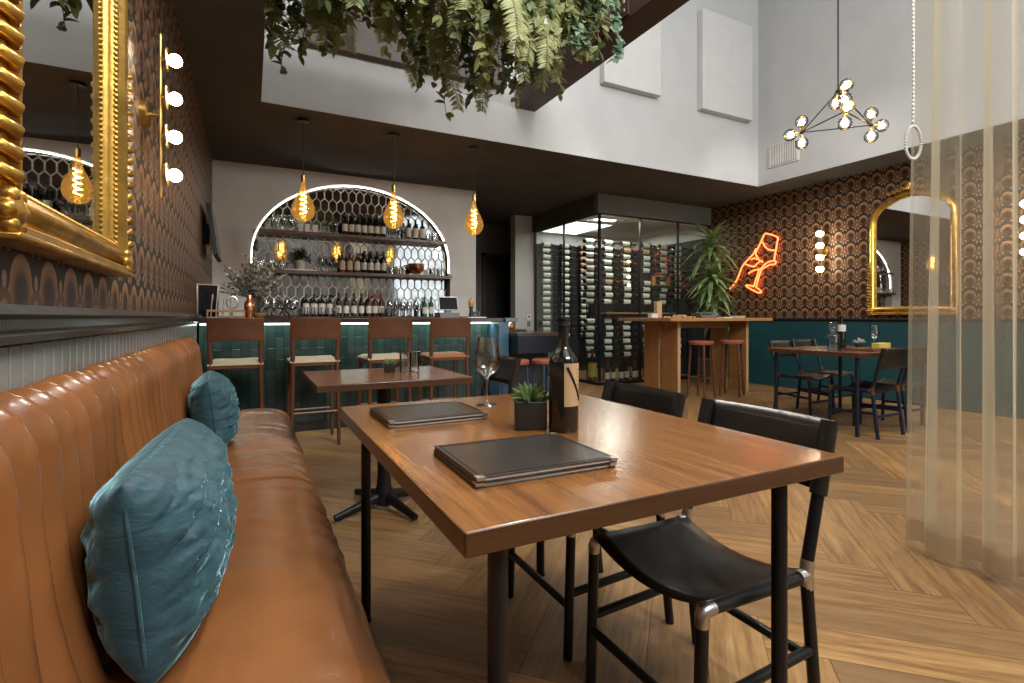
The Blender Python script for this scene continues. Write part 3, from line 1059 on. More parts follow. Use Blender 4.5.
# ------------------------------------------------------------------ bar counter and stools
bar = thing('bar_counter', 'long bar counter with a dark top and upright glossy green tiles', 'bar', (0, 0, 0))
MB().span(-.40, 2.50, 5.28, 5.70, .0, 1.025).build('body', M['blackm'], bar)
MB().span(-.40, 2.495, 5.262, 5.28, .09, 1.02).build('tiled_front', M['tile'], bar)
MB().span(-.40, 2.50, 5.27, 5.285, 0, .09).build('plinth', M['blackm'], bar)
MB().span(-.405, 2.47, 5.04, 5.76, 1.035, 1.08).build('top', M['barw'], bar, bevel=.006)
MB().span(-.39, 2.42, 5.225, 5.245, 1.018, 1.034).build('light_strip', M['led'], bar)
mb = MB().span(2.38, 2.50, 5.06, 5.262, 0, 1.03)
MB().span(2.40, 2.52, 5.02, 5.262, 0, 1.035).build('end_post', M['navyb'] if 'navyb' in M else M['tile'], bar, bevel=.004)
MB().span(2.472, 2.62, 5.0, 5.76, 1.035, 1.08).build('end_top', M['slate'] if 'slate' in M else M['barw'], bar, bevel=.004)
light('under_bar_light', 'AREA', (1.0, 5.19, 1.02), 5, (.86, 1, .92), (R(8), 0, 0), 2.8, .05)


def bar_stool(label, loc, rz, seat_m, group):
    """Faces +Y, low plank back on -Y."""
    t = thing('bar_stool', label, 'bar stool', loc, rz, group)
    hw, fy, ry = .176, .185, -.185
    for s in (-1, 1):
        MB().tube([(s * (hw + .012), fy + .025, 0), (s * hw, fy, .71)], [.015, .019], 10).build('leg', M['wstoolz'], t)
        MB().tube([(s * (hw + .012), ry - .03, 0), (s * (hw + .0), ry, .70), (s * (hw + .006), ry - .035, 1.07)], [.015, .020, .015], 10).build('rear_post', M['wstoolz'], t)
        MB().tube([(s * (hw + .009), fy + .018, .225), (s * (hw + .009), ry - .02, .225)], .0105, 8).build('footrest', M['wstoolz'], t)
        MB().box((s * hw, 0, .70), (.022, .37, .04)).build('side_rail', M['wstoolz'], t, bevel=.004)
    for yy in (fy + .018, ry - .02):
        MB().tube([(-hw - .005, yy, .255 if yy > 0 else .29), (hw + .005, yy, .255 if yy > 0 else .29)], .0105, 8).build('footrest', M['wstool'], t)
    for yy in (fy, ry):
        MB().box((0, yy, .70), (.34, .022, .04)).build('seat_frame', M['wstool'], t, bevel=.004)
    rows = []
    for i in range(13):
        u = -1 + 2 * i / 12
        rows.append([])
        for j in range(11):
            v = -1 + 2 * j / 10
            e = (1 - abs(u) ** 6) * (1 - abs(v) ** 6)
            rows[-1].append((u * .196, v * .205, .722 + .030 * e ** .5 - .012 * (1 - u * u) * (1 - v * v * .3)))
    mb = MB().grid(rows)
    mb.box((0, 0, .716), (.392, .41, .014))
    mb.build('seat', seat_m, t)
    rows = []
    for i in range(15):
        u = -1 + 2 * i / 14
        rows.append([(u * .200, ry - .022 - .012 * (z - .88) / .1 - .035 * (1 - u * u), z + .006 * (1 - u * u)) for z in (.895, .90, .96, 1.03, 1.075, 1.08)])
    MB().grid(rows).build('backrest', M['wstool'], t, solid=.016, bevel=.004)
    return t


G = 'walnut bar stools along the tiled bar'
s1 = bar_stool('walnut bar stool with cream seat, standing closest to the bench and boarded wall', (-.10, 4.80, 0), R(0), M['cream'], G)
dup(s1, (.49, 4.80, 0), R(0), 'cream-seated walnut bar stool, second from the leather bench', G)
dup(s1, (1.115, 4.82, 0), R(2), 'cream-seated walnut bar stool partly behind the pedestal table', G)
bar_stool('walnut bar stool with a tan leather seat at the end of the bar', (1.69, 4.80, 0), R(-2), M['seatl'], G)

# lower dark counter at the end of the bar
mb = MB()
pl = [(2.525, 5.75), (2.525, 4.83)]
cx, cy, rr = 2.86, 5.13, .30
pl += [(2.70, 4.83)] + [(cx + .10 + rr * math.cos(a), cy + rr * math.sin(a)) for a in (R(-90 + 12 * k) for k in range(0, 9))] + [(3.26, 5.75)]
lc = thing('side_counter', 'low curved blue-black counter beyond the end of the bar', 'counter', (0, 0, 0))
MB().prism(pl, .88, .92, lambda a, b, d: (a, b, d)).build('top', M['barw'], lc, bevel=.004)
pi_ = [(2.53 + (a - 2.525) * .97, 5.72 + (b - 5.75) * .97) for a, b in pl]
MB().prism(pi_, .70, .88, lambda a, b, d: (a, b, d)).build('apron', M['bluek'], lc)
pj = [(2.56 + (a - 2.525) * .85, 5.72 + (b - 5.75) * .62) for a, b in pl]
MB().prism(pj, 0, .70, lambda a, b, d: (a, b, d)).build('pedestal', M['blackm'], lc)
MB().span(2.63, 2.90, 5.30, 5.74, .921, .945).build('raised_shelf', M['blackm'], lc, bevel=.003)


def small_stool(name, label, loc, rz, group, hz, r, seat_m, leg_m, spread, square=False):
    t = thing(name, label, 'stool', loc, rz, group)
    if square:
        mb = MB().lathe([(0, hz - .05), (r * .95, hz - .05), (r, hz - .03), (r, hz - .012), (r * .9, hz), (0, hz - .008)], (0, 0, 0), 24)
    else:
        mb = MB().lathe([(0, hz - .045), (r * .96, hz - .045), (r, hz - .032), (r, hz - .012), (r * .92, hz), (0, hz)], (0, 0, 0), 24)
    mb.build('seat', seat_m, t)
    pts = []
    for k in range(4):
        a = PI / 4 + k * PI / 2
        d = Vector((math.cos(a), math.sin(a), 0))
        MB().tube([d * (r * .82 + spread), d * (r * .82) + Vector((0, 0, hz - .046))], [.014, .018] if square else [.011, .011], 10).build('leg', leg_m, t)
        pts.append(d * (r * .82 + spread * .62) + Vector((0, 0, hz * .36)))
    MB().tube(pts, .009, 8, closed=True).build('foot_ring', leg_m, t)
    return t


G = 'round stools at the low curved counter'
small_stool('counter_stool', 'round rust-seated stool with blue legs, close to the bar end', (2.36, 4.56, 0), .3, G, .665, .14, M['sleather'], M['bluem'] if 'bluem' in M else M['navy'], .03)
small_stool('counter_stool', 'round rust-seated stool with blue legs, partly behind the wine bottle', (2.675, 4.50, 0), .1, G, .665, .14, M['sleather'], M['bluem'] if 'bluem' in M else M['navy'], .03)

# ------------------------------------------------------------------ high oak table and its stools
ht = thing('high_table', 'tall oak communal table on wide plank legs before the wine cellar', 'table', (5.80, 5.48, 0))
MB().box((0, 0, 1.055), (1.98, 1.06, .045)).build('tabletop', M['oak'], ht, bevel=.005)
for s in (-1, 1):
    for yy in (-.20, .16):
        x = s * .67
        p = MB().box((x, yy, .516), (.05, .30, 1.032)).build('leg_panel', M['oakz'], ht, bevel=.002)
        MB().box((x, yy - .1505, .516), (.049, .004, 1.03)).build('edge_strip', M['oakp'], p)
MB().box((0, 0, .98), (1.30, .06, .10)).build('stretcher', M['oak'], ht)
G = 'oak-legged stools at the tall communal table'
a = small_stool('high_stool', 'brown round-seated oak stool under the tall table, near its planks', (5.40, 5.0, 0), .2, G, .77, .165, M['sleather'], M['wstoolz'], .045, True)
dup(a, (5.97, 4.98, 0), .45, 'brown round-seated oak stool beside the far plank leg of the tall table', G)

# ------------------------------------------------------------------ gilt mirrors
def mirror(label, loc, rz):
    """Local X along the wall, Z up, +Y out of the wall."""
    t = thing('gilt_mirror', label, 'mirror', loc, rz, 'arched gilt mirrors')
    W, H, Hs, c = .41, 1.385, 1.11, .22

    def outline(o, n=26):
        """Closed inner outline grown outward by o: straight sides, round shoulders, a bowed top."""
        p = [(-W - o, -o), (W + o, -o)]
        k, rc = 12, .20 + o
        cx, cz = W - .20, Hs
        half = []
        for i in range(k + 1):
            a = R(76) * i / k
            half.append((cx + rc * math.cos(a), cz + rc * math.sin(a)))
        x1, z1 = half[-1]
        p += half
        for i in range(1, 12):
            x = x1 - 2 * x1 * i / 12
            p.append((x, z1 + (H + o - z1) * (1 - (x / x1) ** 2)))
        p += [(-x, z) for x, z in half[::-1]]
        return p
    MB().prism(outline(.012), .0, .012, lambda a, b, d: (a, d, b)).build('mirror_glass', M['mirror'], t, smooth=False)
    prof = [(.0, .012), (.0, .026), (.007, .036), (.015, .038), (.021, .050), (.032, .058), (.044, .056), (.052, .046), (.058, .044), (.064, .034), (.070, .022), (.070, .0)]
    rows = [[(a, d, b) for a, b in outline(o)] for o, d in prof]
    MB().grid(rows, closed_v=True).build('frame', M['gold'], t, angle=50)

    def walk(p, step):
        out, acc = [], 0
        n = len(p)
        for i in range(n):
            a, b = Vector(p[i]), Vector(p[(i + 1) % n])
            L = (b - a).length
            while acc <= L:
                out.append(a + (b - a) * (acc / L if L else 0))
                acc += step
            acc -= L
        return out
    mb = MB()
    for q in walk(outline(.003), .017): mb.ball((q.x, .031, q.y), .0075, 6)
    mb.build('inner_beading', M['gold'], t)
    mb = MB()
    for q in walk(outline(.068), .021): mb.ball((q.x, .028, q.y), .0085, 6)
    mb.build('outer_beading', M['gold'], t)
    # crest: a shell with paired scrolls
    mb = MB()
    zt = H + .085
    for k in range(9):
        a = R(20 + 140 * k / 8)
        L = .065 + .035 * math.sin(PI * k / 8)
        mb.tube([(0, .045, zt), (math.cos(a) * L * .6, .055, zt + math.sin(a) * L * .6), (math.cos(a) * L, .046, zt + math.sin(a) * L)], [.006, .012, .007], 7)
    for s in (-1, 1):
        for q in range(4):
            cx, cz = s * (.07 + q * .055), zt + .012 - q * .012
            pts = [(cx + s * .026 * (1 - k / 16) * math.cos(k * .55), .045 + .002 * q, cz + .026 * (1 - k / 16) * math.sin(k * .55)) for k in range(15)]
            mb.tube(pts, .0085, 7)
            mb.ball((cx + s * .02, .05, cz + .026), .013, 7)
    mb.build('crest', M['gold'], t)
    # leaf-carved ribs running up the lower half of each side, and corner bosses
    for s in (-1, 1):
        mb = MB()
        for k in range(15):
            z = .0 + k * .040
            wd = .022 * (1 - .045 * k)
            x = s * (W + .062)
            pts = [(x - s * .025, .050, z), (x, .058, z + .008), (x + s * wd, .044, z + .016), (x + s * (wd + .008), .016, z + .010)]
            mb.tube(pts, [.007, .013, .013, .008], 12)
        mb.ball((s * (W + .052), .046, -.050), .034, 18, (1, .7, 1))
        for k in range(6):
            a = k * PI / 3
            mb.ball((s * (W + .052) + .030 * math.cos(a), .052, -.050 + .030 * math.sin(a)), .015, 12)
        mb.build('side_carving', M['gold'], t, angle=80)
    MB().box((0, .030, -.080), (2 * W + .12, .06, .020)).box((0, .035, -.095), (2 * W + .16, .07, .012)).build('base_moulding', M['gold'], t, bevel=.004)
    return t


mirror('gilt framed mirror on the wall above the cognac leather bench', (-.4195, 1.655, 1.325), R(-90))
mirror('arched gilt mirror on the copper wallpaper above the teal wainscot', (7.3995, 3.47, 1.22), R(90))


# ------------------------------------------------------------------ sconces
def sconce(label, loc, rz, gr):
    t = thing('wall_sconce', label, 'wall lamp', loc, rz, 'four-globe brass wall sconces')
    MB().lathe([(0, 0), (.062, 0), (.062, .022), (.055, .028), (0, .028)], (0, 0, 0), 24, Matrix.Rotation(R(-90), 3, 'X')).build('backplate', M['brass'], t)
    mb = MB().cyl((0, .02, 0), (0, .068, 0), .008).cyl((0, .068, -.36), (0, .068, .36), .0065)
    mb.build('stem', M['brass'], t)
    for z in (-.255, -.085, .085, .255):
        d = MB().lathe([(0, 0), (.050, 0), (.052, .003), (.050, .007), (0, .007)], (0, .088, z), 24, Matrix.Rotation(R(-90), 3, 'X'))
        d.cyl((0, .066, z), (0, .090, z), .007)
        d = d.build('reflector_disc', M['brass'], t)
        MB().ball((0, .094 + gr, z), gr, 18).build('globe', M['bulbw'], d)
    return t


sconce('brass sconce with four lit globes beside the mirror over the bench', (-.4195, 2.72, 1.975), R(-90), .028)
sconce('brass sconce with four lit globes between the neon sign and arched mirror', (7.3995, 4.57, 2.03), R(90), .038)
sconce('brass sconce with four lit globes seen through the sheer curtain', (7.3995, 2.37, 2.03), R(90), .038)


# ------------------------------------------------------------------ pendants over the bar
def pendant(label, x):
    t = thing('pendant_lamp', label, 'pendant lamp', (x, 5.48, 3.05), 0, 'amber pendants over the bar')
    MB().lathe([(0, -.028), (.055, -.028), (.06, -.022), (.06, 0), (0, 0)], (0, 0, 0), 20).build('canopy', M['black'], t)
    MB().cyl((0, 0, -.028), (0, 0, -.55), .003, n=6).build('cord', M['blackm'], t)
    MB().lathe([(0, -.625), (.021, -.625), (.023, -.555), (.010, -.54), (0, -.54)], (0, 0, 0), 16).build('socket', M['brass'], t)
    b = MB().lathe([(.020, -.625), (.026, -.67), (.045, -.73), (.080, -.80), (.103, -.855), (.110, -.905), (.098, -.955), (.064, -.998), (.022, -1.014), (0, -1.016)], (0, 0, 0), 24).build('bulb', M['amber'], t)
    pts = [(.03 * math.cos(k * 1.15), .03 * math.sin(k * 1.15), -.72 - k * .009) for k in range(26)]
    MB().tube(pts, .0035, 6).build('filament', M['fil'], b)


pendant('amber teardrop pendant above the cream stool closest to the bench', .47)
pendant('amber teardrop pendant hanging in the middle above the bar', 1.37)
pendant('amber teardrop pendant at the end of the bar by the corridor', 2.30)


# ------------------------------------------------------------------ globe chandelier
def chandelier():
    t = thing('chandelier', 'black triangular chandelier with round glass globes above the far table', 'chandelier', (5.41, 3.2, 6.4))
    o = Vector((5.41, 3.2, 6.4))
    T = Vector((5.41, 3.2, 3.42)) - o
    A = Vector((5.30, 3.52, 3.08)) - o
    B = Vector((5.74, 3.06, 3.08)) - o
    C = Vector((5.18, 3.00, 3.10)) - o
    MB().lathe([(0, -.03), (.06, -.03), (.065, 0), (0, 0)], (0, 0, 0), 20).build('canopy', M['black'], t)
    MB().cyl((0, 0, -.03), T, .008).build('rod', M['black'], t)
    for p, q in ((T, A), (T, B), (T, C), (A, B), (B, C), (C, A)):
        MB().cyl(p, q, .0065, n=8).build('arm', M['black'], t)
    cen = (A + B + C) / 3
    for P, dirs in ((A, ((0, 0, 1), (0, 0, -1), None)), (B, ((0, 0, 1), (0, 0, -1), None)), (C, ((0, 0, -1), None, (0, 0, 1))), (T, ((1, .3, .1), (-.4, -1, .1), (0, .2, -.9)))):
        MB().ball(P, .02, 10).build('joint', M['black'], t)
        for d in dirs:
            d = Vector(d).normalized() if d else Vector((P.x - cen.x, P.y - cen.y, 0)).normalized()
            s = MB().tube([P, P + d * .035, P + d * .055, P + d * .07], [.008, .008, .024, .026], 12).build('socket', M['brass'], t)
            g = MB().ball(P + d * .118, .066, 18).build('globe', M['glass'], s)
            MB().ball(P + d * .105, .030, 12).build('bulb', M['bulb'], s)


chandelier()

# ------------------------------------------------------------------ neon hand with wine glass
ns = thing('neon_sign', 'orange neon sign of a hand holding a wine glass on the wallpaper', 'neon sign', (7.36, 5.65, 1.9))
NE = {'bowl': [(5.572, 1.986), (5.625, 2.033), (5.675, 2.124), (5.653, 2.179), (5.593, 2.277), (5.54, 2.374), (5.497, 2.424), (5.383, 2.391), (5.278, 2.332), (5.292, 2.257), (5.312, 2.149), (5.334, 2.041), (5.342, 1.986)],
      'wine_line': [(5.55, 2.299), (5.497, 2.212), (5.424, 2.156), (5.322, 2.139)],
      'arm': [(5.669, 2.21), (5.723, 2.12), (5.892, 1.982), (5.961, 1.88), (6.019, 1.756), (6.102, 1.641), (6.186, 1.575)],
      'thumb': [(5.869, 1.97), (5.723, 1.918), (5.647, 1.959), (5.572, 2.0), (5.55, 1.969)],
      'finger': [(5.757, 2.037), (5.701, 2.054), (5.647, 2.026)],
      'fingers': [(5.812, 1.81), (5.723, 1.851), (5.582, 1.874), (5.508, 1.937), (5.424, 1.972), (5.332, 1.971), (5.312, 1.943), (5.342, 1.922), (5.445, 1.913), (5.572, 1.852)],
      'stem': [(5.567, 1.867), (5.614, 1.747), (5.669, 1.579), (5.712, 1.591), (5.658, 1.731), (5.614, 1.861)],
      'foot': [(5.712, 1.591), (5.80, 1.613), (5.846, 1.621), (5.858, 1.604), (5.81, 1.575), (5.746, 1.54), (5.66, 1.497), (5.614, 1.481), (5.572, 1.494), (5.60, 1.53), (5.669, 1.579)]}


def smooth_path(p, k=4):
    out = []
    n = len(p)
    for i in range(n - 1):
        a, b, c, d = p[max(0, i - 1)], p[i], p[i + 1], p[min(n - 1, i + 2)]
        for q in range(k):
            s = q / k
            out.append(tuple(.5 * (2 * b[j] + (c[j] - a[j]) * s + (2 * a[j] - 5 * b[j] + 4 * c[j] - d[j]) * s * s + (-a[j] + 3 * b[j] - 3 * c[j] + d[j]) * s ** 3) for j in range(len(b))))
    out.append(p[-1])
    return out


for k, p in NE.items():
    q = [(0, a - 5.65, b - 1.9) for a, b in (smooth_path(p) if k != 'stem' else p)]
    MB().tube(q, .0118, 8).build('tube_' + k, M['neon'], ns)
mb = MB()
for a, b in ((5.53, 2.39), (5.31, 2.15), (5.892, 1.982), (6.102, 1.641), (5.66, 1.6), (5.64, 2.06), (5.42, 1.97), (5.81, 1.575)):
    mb.cyl((0, a - 5.65, b - 1.9), (.039, a - 5.65, b - 1.9), .006, n=6)
mb.build('standoff', M['steel'], ns)

# ------------------------------------------------------------------ sheer curtain and its hanging loop
cu = thing('curtain', 'tall sheer gold and white curtain hanging from the dark beam', 'curtain', (2.76, .2, 0))
rows, hem = [], []
ny = 150
for i in range(ny + 1):
    y = 1.222 - 2.3 * i / ny
    row = []
    for j in range(25):
        z = .035 + 3.37 * j / 24
        flare = 1 + .5 * max(0, 1 - z / 3.4) ** 1.5
        ph = i / ny * 2 * PI * 13 + .35 * noise.noise(Vector((y * 3, z * .3, 2)))
        am = (.034 + .014 * noise.noise(Vector((y * 5, 1, 3)))) * flare
        x = am * math.sin(ph) + .006 * math.sin(ph * 2.3 + 1 + z * .2)
        yy = y + .022 * math.sin(ph * 2 + .6) * flare + (.03 * (1 - z / 3.4) if i < 8 else 0)
        row.append((x, yy - .2 + .05, z))
    rows.append(row)
MB().grid(rows).build('cloth', M['sheer'], cu)
hem = []
for r_ in rows:
    b0, b1 = r_[0], r_[1]
    hem.append([(b0[0] + (b1[0] - b0[0]) * f + .0025, b0[1] + (b1[1] - b0[1]) * f, b0[2] + (b1[2] - b0[2]) * f - .002) for f in (0, .35, .72)])
MB().grid(hem).build('hem', M['hem'], cu)
MB().span(-.012, .012, -1.35, 1.20, 3.405, 3.43).build('track', M['blackm'], cu)
mb = MB()
for k in range(24):
    mb.span(-.006, .006, 1.0 - k * .1 - .006, 1.0 - k * .1 + .006, 3.43, 3.47)
mb.build('track_bracket', M['blackm'], cu)
lp = thing('curtain_loop', 'thin clear beaded cord with a loop hanging beside the sheer curtain', 'curtain cord', (2.71, 1.265, 3.47))
mb = MB()
z = -.003
while z > -1.50:
    mb.ball((.002 * math.sin(z * 9), 0, z), .0065, 7, (1, 1, 1.9))
    z -= .019
mb.build('cord', M['rope'], lp)
mb = MB()
for k in range(34):
    a = 2 * PI * k / 34
    mb.ball((.036 * math.sin(a) * .891, -.036 * math.sin(a) * .454, -1.58 + .075 * math.cos(a)), .0075, 7)
mb.build('loop', M['rope'], lp)


# ------------------------------------------------------------------ hanging greenery
def garland():
    t = thing('hanging_garland', 'thick garland of mixed ferns, ivy and leafy vines draped over the ceiling beam', 'hanging plant', (1.4, 3.56, 3.75))
    o = Vector((1.4, 3.56, 3.75))
    rnd = random.Random(11)
    L1, L2, L3, L4, ST, PL = MB(), MB(), MB(), MB(), MB(), MB()
    def rv(a): return Vector((rnd.uniform(-a, a), rnd.uniform(-a, a), rnd.uniform(-a, a)))
    n = 420
    for i in range(n):
        f = rnd.random()
        x = .02 + 2.40 * f
        dens = (x - .1) / 2.7
        kind = rnd.choices((0, 1, 2, 3), (1.5, .15 + 1.1 * dens ** 2, 1.0, .9))[0]
        side = rnd.choice((-1, -1, 1))
        p = Vector((x, 3.56 + side * rnd.uniform(.05, .15), 3.77)) - o
        L = rnd.uniform(.30, .98) * (.78 + .16 * math.sin(x * 5.0) + .22 * dens)
        d = Vector((rnd.uniform(-.5, .5), side * rnd.uniform(.5, 1.3), .3)).normalized()
        if x < .30:
            d.x -= .5
            p.x = max(p.x, .13 - o.x)
        pts = [p.copy()]
        seg = max(6, int(L / .045))
        for k in range(seg):
            d = (d + Vector((0, 0, -.32)) + rv(.27)).normalized()
            p = p + d * (L / seg * 1.18)
            if p.x + o.x < .13 and p.z + o.z > 2.98: p.x = .13 - o.x
            p.x = min(p.x, 2.50 - o.x)
            pts.append(p.copy())
        ST.tube(pts, .0028, 4, cap=False)
        for k in range(1, len(pts)):
            a, b = pts[k - 1], pts[k]
            dr = (b - a).normalized()
            if kind == 2:
                sd = dr.cross(Vector((rnd.uniform(-.2, .2), -1, .2)))
                sd = sd.normalized() if sd.length > .01 else Vector((1, 0, 0))
                taper = math.sin(PI * min(.97, .12 + .88 * (1 - k / len(pts))))
                for q in range(3):
                    pp = a + (b - a) * (q / 3)
                    for s in (-1, 1):
                        L3.leaf(pp, sd * s + dr * .45 + rv(.12), Vector((0, -1, .3)), .105 * taper + .014, .019, .25, 2, .1)
            else:
                for q in range(2):
                    pp = a + (b - a) * rnd.random()
                    out = (rv(1) + Vector((0, -.35, -.25))).normalized()
                    up = (Vector((0, -.8, .6)) + rv(.5)).normalized()
                    if kind == 0: L1.leaf(pp, out, up, rnd.uniform(.06, .10), rnd.uniform(.040, .060), .25, 4, .2)
                    elif kind == 3: L4.leaf(pp, out, up, rnd.uniform(.055, .09), rnd.uniform(.035, .055), .3, 4, .2)
                    else:
                        # ivy: three lobes
                        s = rnd.uniform(.045, .066)
                        sd = out.cross(up).normalized()
                        for dd, ll in ((out, 1.25), (out * .35 + sd, .9), (out * .35 - sd, .9)):
                            L2.leaf(pp, dd, up, s * ll, s * .85, .2, 3, .15)
                        if rnd.random() < .04: PL.leaf(pp, out, up, .08, .06, .2, 3)
    L1.build('broad_leaves', M['leaf1'], t)
    L2.build('ivy_leaves', M['leaf2'], t)
    L3.build('fern_fronds', M['leaf3'], t)
    L4.build('dark_leaves', M['leaf4'], t)
    PL.build('pale_leaves', M['pale'], t)
    ST.build('vines', M['stem'], t)


garland()

# ------------------------------------------------------------------ bottles and glasses
def bprof(h=.31, r=.0375, neck=.0145, sh=.62, nk=.74):
    return [(0, .004), (r * .55, .003), (r * .93, 0), (r, .006), (r, h * sh * .5), (r, h * sh), (r * .96, h * (sh + .03)), (r * .78, h * (sh + .07)), (neck * 1.35, h * nk), (neck, h * (nk + .04)), (neck, h * .955), (neck * 1.18, h * .958), (neck * 1.18, h * .985), (neck, h * .987), (neck, h), (0, h)]


def bottle(name, label, loc, group, body='bottle', h=.31, r=.0375, lab='label', l0=.14, l1=.46, cap=None, neck=.0145, n=14, sh=.62, az=None, rot=None, cat='bottle'):
    """One bottle: the body is the thing, its label and foil are parts."""
    o = MB().lathe(bprof(h, r, neck, sh, sh + .12), (0, 0, 0), n).build(name, M[body])
    tag(o, label, cat, group)
    o.location = loc
    if lab:
        a0, a1 = az if az else (R(-200), R(20))
        MB().lathe([(r + .0006, h * l0), (r + .0006, h * l1)], (0, 0, 0), 16, None, a0, a1).build('label', M[lab], o)
    if cap:
        MB().lathe([(neck * 1.12, h * .82), (neck * 1.25, h * .95), (neck * 1.3, h * 1.0), (0, h * 1.004)], (0, 0, 0), 12).build('foil', M[cap], o)
    return o


def wine_glass_prof(h=.235, rb=.046):
    s = h / .235
    return [(0, .004), (.034 * s, .0022), (.037 * s, .001), (.037 * s, 0), (.0365 * s, .003), (.010 * s, .008), (.0042 * s, .02), (.0038 * s, .085 * s), (.009 * s, .100 * s), (rb * .62, .112 * s), (rb * .92, .130 * s), (rb, .150 * s), (rb * .96, .180 * s), (rb * .80, .215 * s), (rb * .72, h)]


def wine_glass(name, label, loc, group, h=.235, rb=.046, n=18):
    o = MB().lathe(wine_glass_prof(h, rb), (0, 0, 0), n, cap=False).build(name, M['glass'], angle=70)
    o.location = loc
    return tag(o, label, 'wine glass', group)


def tumbler(name, label, loc, group, h=.10, r=.038, n=16, cat='glass'):
    o = MB().lathe([(0, .004), (r * .9, .003), (r * .92, 0), (r, h), (r * .95, h), (r * .86, .012), (0, .011)], (0, 0, 0), n).build(name, M['glass'], angle=50)
    o.location = loc
    return tag(o, label, cat, group)


def succulent(label, loc, s, group):
    t = thing('potted_succulent', label, 'plant', loc, R(-24), group)
    a = .045 * s
    mb = MB()
    ro, ri = [(-a, -a), (a, -a), (a, a), (-a, a)], [(-a * .88, -a * .88), (a * .88, -a * .88), (a * .88, a * .88), (-a * .88, a * .88)]
    h = .082 * s
    rows = [[(x * .94, y * .94, 0) for x, y in ro], [(x, y, .006) for x, y in ro], [(x, y, h) for x, y in ro], [(x, y, h) for x, y in ri], [(x, y, h - .012) for x, y in ri]]
    mb.grid(rows, closed_v=True)
    mb.add(rows[0], [(3, 2, 1, 0)])
    mb.build('pot', M['pot'], t, bevel=.003)
    MB().box((0, 0, h - .012), (a * 1.74, a * 1.74, .006)).build('soil', M['soil'], t)
    mb = MB()
    rnd = random.Random(4)
    for ring, (n, el, L) in enumerate(((7, 18, .058), (7, 40, .060), (6, 60, .058), (4, 78, .050))):
        for k in range(n):
            th = 2 * PI * k / n + ring * .5
            e = R(el + rnd.uniform(-6, 6))
            d = Vector((math.cos(th) * math.cos(e), math.sin(th) * math.cos(e), math.sin(e)))
            b = Vector((math.cos(th) * .008, math.sin(th) * .008, h - .008))
            L_ = L * s
            pts = [b, b + d * L_ * .35, b + d * L_ * .7 + Vector((0, 0, .002)), b + d * L_ + Vector((0, 0, .005))]
            mb.tube(pts, [.006 * s, .0115 * s, .009 * s, .0008], 7, flat=.5)
    mb.build('leaves', M['succ'], t)
    return t


# ------------------------------------------------------------------ on the big table
TZ = .765


def menu(label, c, rz, sx, sy, group, n=2):
    t = thing('menu_folder', label, 'menu', c, rz, group)
    z = 0
    for k in range(n):
        th = .0105
        MB().box((.002 * k, -.002 * k, z + th - .0012), (sx, sy, .0024)).box((.002 * k, -.002 * k, z + .0012), (sx, sy, .0024)).box((-sx / 2 + .002 + .002 * k, -.002 * k, z + th / 2), (.004, sy, th)).build('cover', M['menu'], t, bevel=.001)
        MB().box((.004 + .002 * k, -.002 * k, z + th / 2), (sx - .014, sy - .008, th - .005)).build('pages', M['paper_w'], t)
        for x, y in ((1, -1), (1, 1), (-1, -1)):
            px, py = x * (sx / 2 - .007) + .002 * k, y * (sy / 2 - .007) - .002 * k
            MB().box((px, py, z + th - .0008), (.017, .017, .0026)).box((px, py + y * .0085, z + th - .003), (.017, .0016, .006)).build('corner_guard', M['steel'], t)
        if k == n - 1:
            mb = MB()
            zz = z + th + .0004
            e = .010
            for a in ((-1, 0), (1, 0)):
                mb.box((a[0] * (sx / 2 - e) + .002 * k, -.002 * k, zz), (.0014, sy - 2 * e, .0012))
            for a in (-1, 1):
                mb.box((.002 * k, a * (sy / 2 - e) - .002 * k, zz), (sx - 2 * e, .0014, .0012))
            mb.build('stitching', M['pot'], t)
        z += th + .0003
    return t


menu('stacked pair of dark leather menu folders before the wine bottle', (.545, 1.025, TZ), R(-1), .325, .265, 'menu folders on the walnut table')
menu('dark bronze menu folder lying beside the stem of the wine glass', (.515, 1.62, TZ), R(1), .315, .25, 'menu folders on the walnut table')
wg = wine_glass('wine_glass', 'empty long-stemmed wine glass standing on the large walnut table', (.78, 1.735, TZ), None, .25, .049, 28)
succulent('small succulent in a black square pot beside the wine bottle', (.735, 1.325, TZ), 1.0, 'potted succulents')
b = bottle('wine_bottle', 'dark wine bottle with a tan label standing on the large table', (.80, 1.245, TZ), None, 'bottle', .325, .0425, 'labelt', .23, .60, None, .0155, 28, .60, (R(-120), R(-5)))
MB().lathe([(.0175, .300), (.018, .318), (.018, .326), (0, .3265)], (0, 0, 0), 20).build('foil', M['blackm'], b)
mb = MB()
for q in range(9):
    zz = .092 + q * .0105
    mb.lathe([(.0433, zz), (.0433, zz + .0012)], (0, 0, 0), 8, None, R(-66), R(-16))
s0 = []
for k in range(14):
    f = k / 13
    a = R(-108 + 62 * f)
    s0.append((.0435 * math.cos(a), .0435 * math.sin(a), .185 - .095 * f))
mb.tube(s0, .0036, 5)
mb.build('label_print', M['blackm'], b)

# on the pedestal table
succulent('tiny succulent in a black pot on the pedestal table', (.735, 3.03, TZ), .62, 'potted succulents')
tumbler('water_glass', 'clear tall water glass on the pedestal table next to the succulent', (.815, 2.98, TZ), 'water glasses on the pedestal table', .115, .036)
tumbler('water_glass', 'clear water glass on the pedestal table, farther from the succulent', (.885, 3.05, TZ), 'water glasses on the pedestal table', .115, .036)

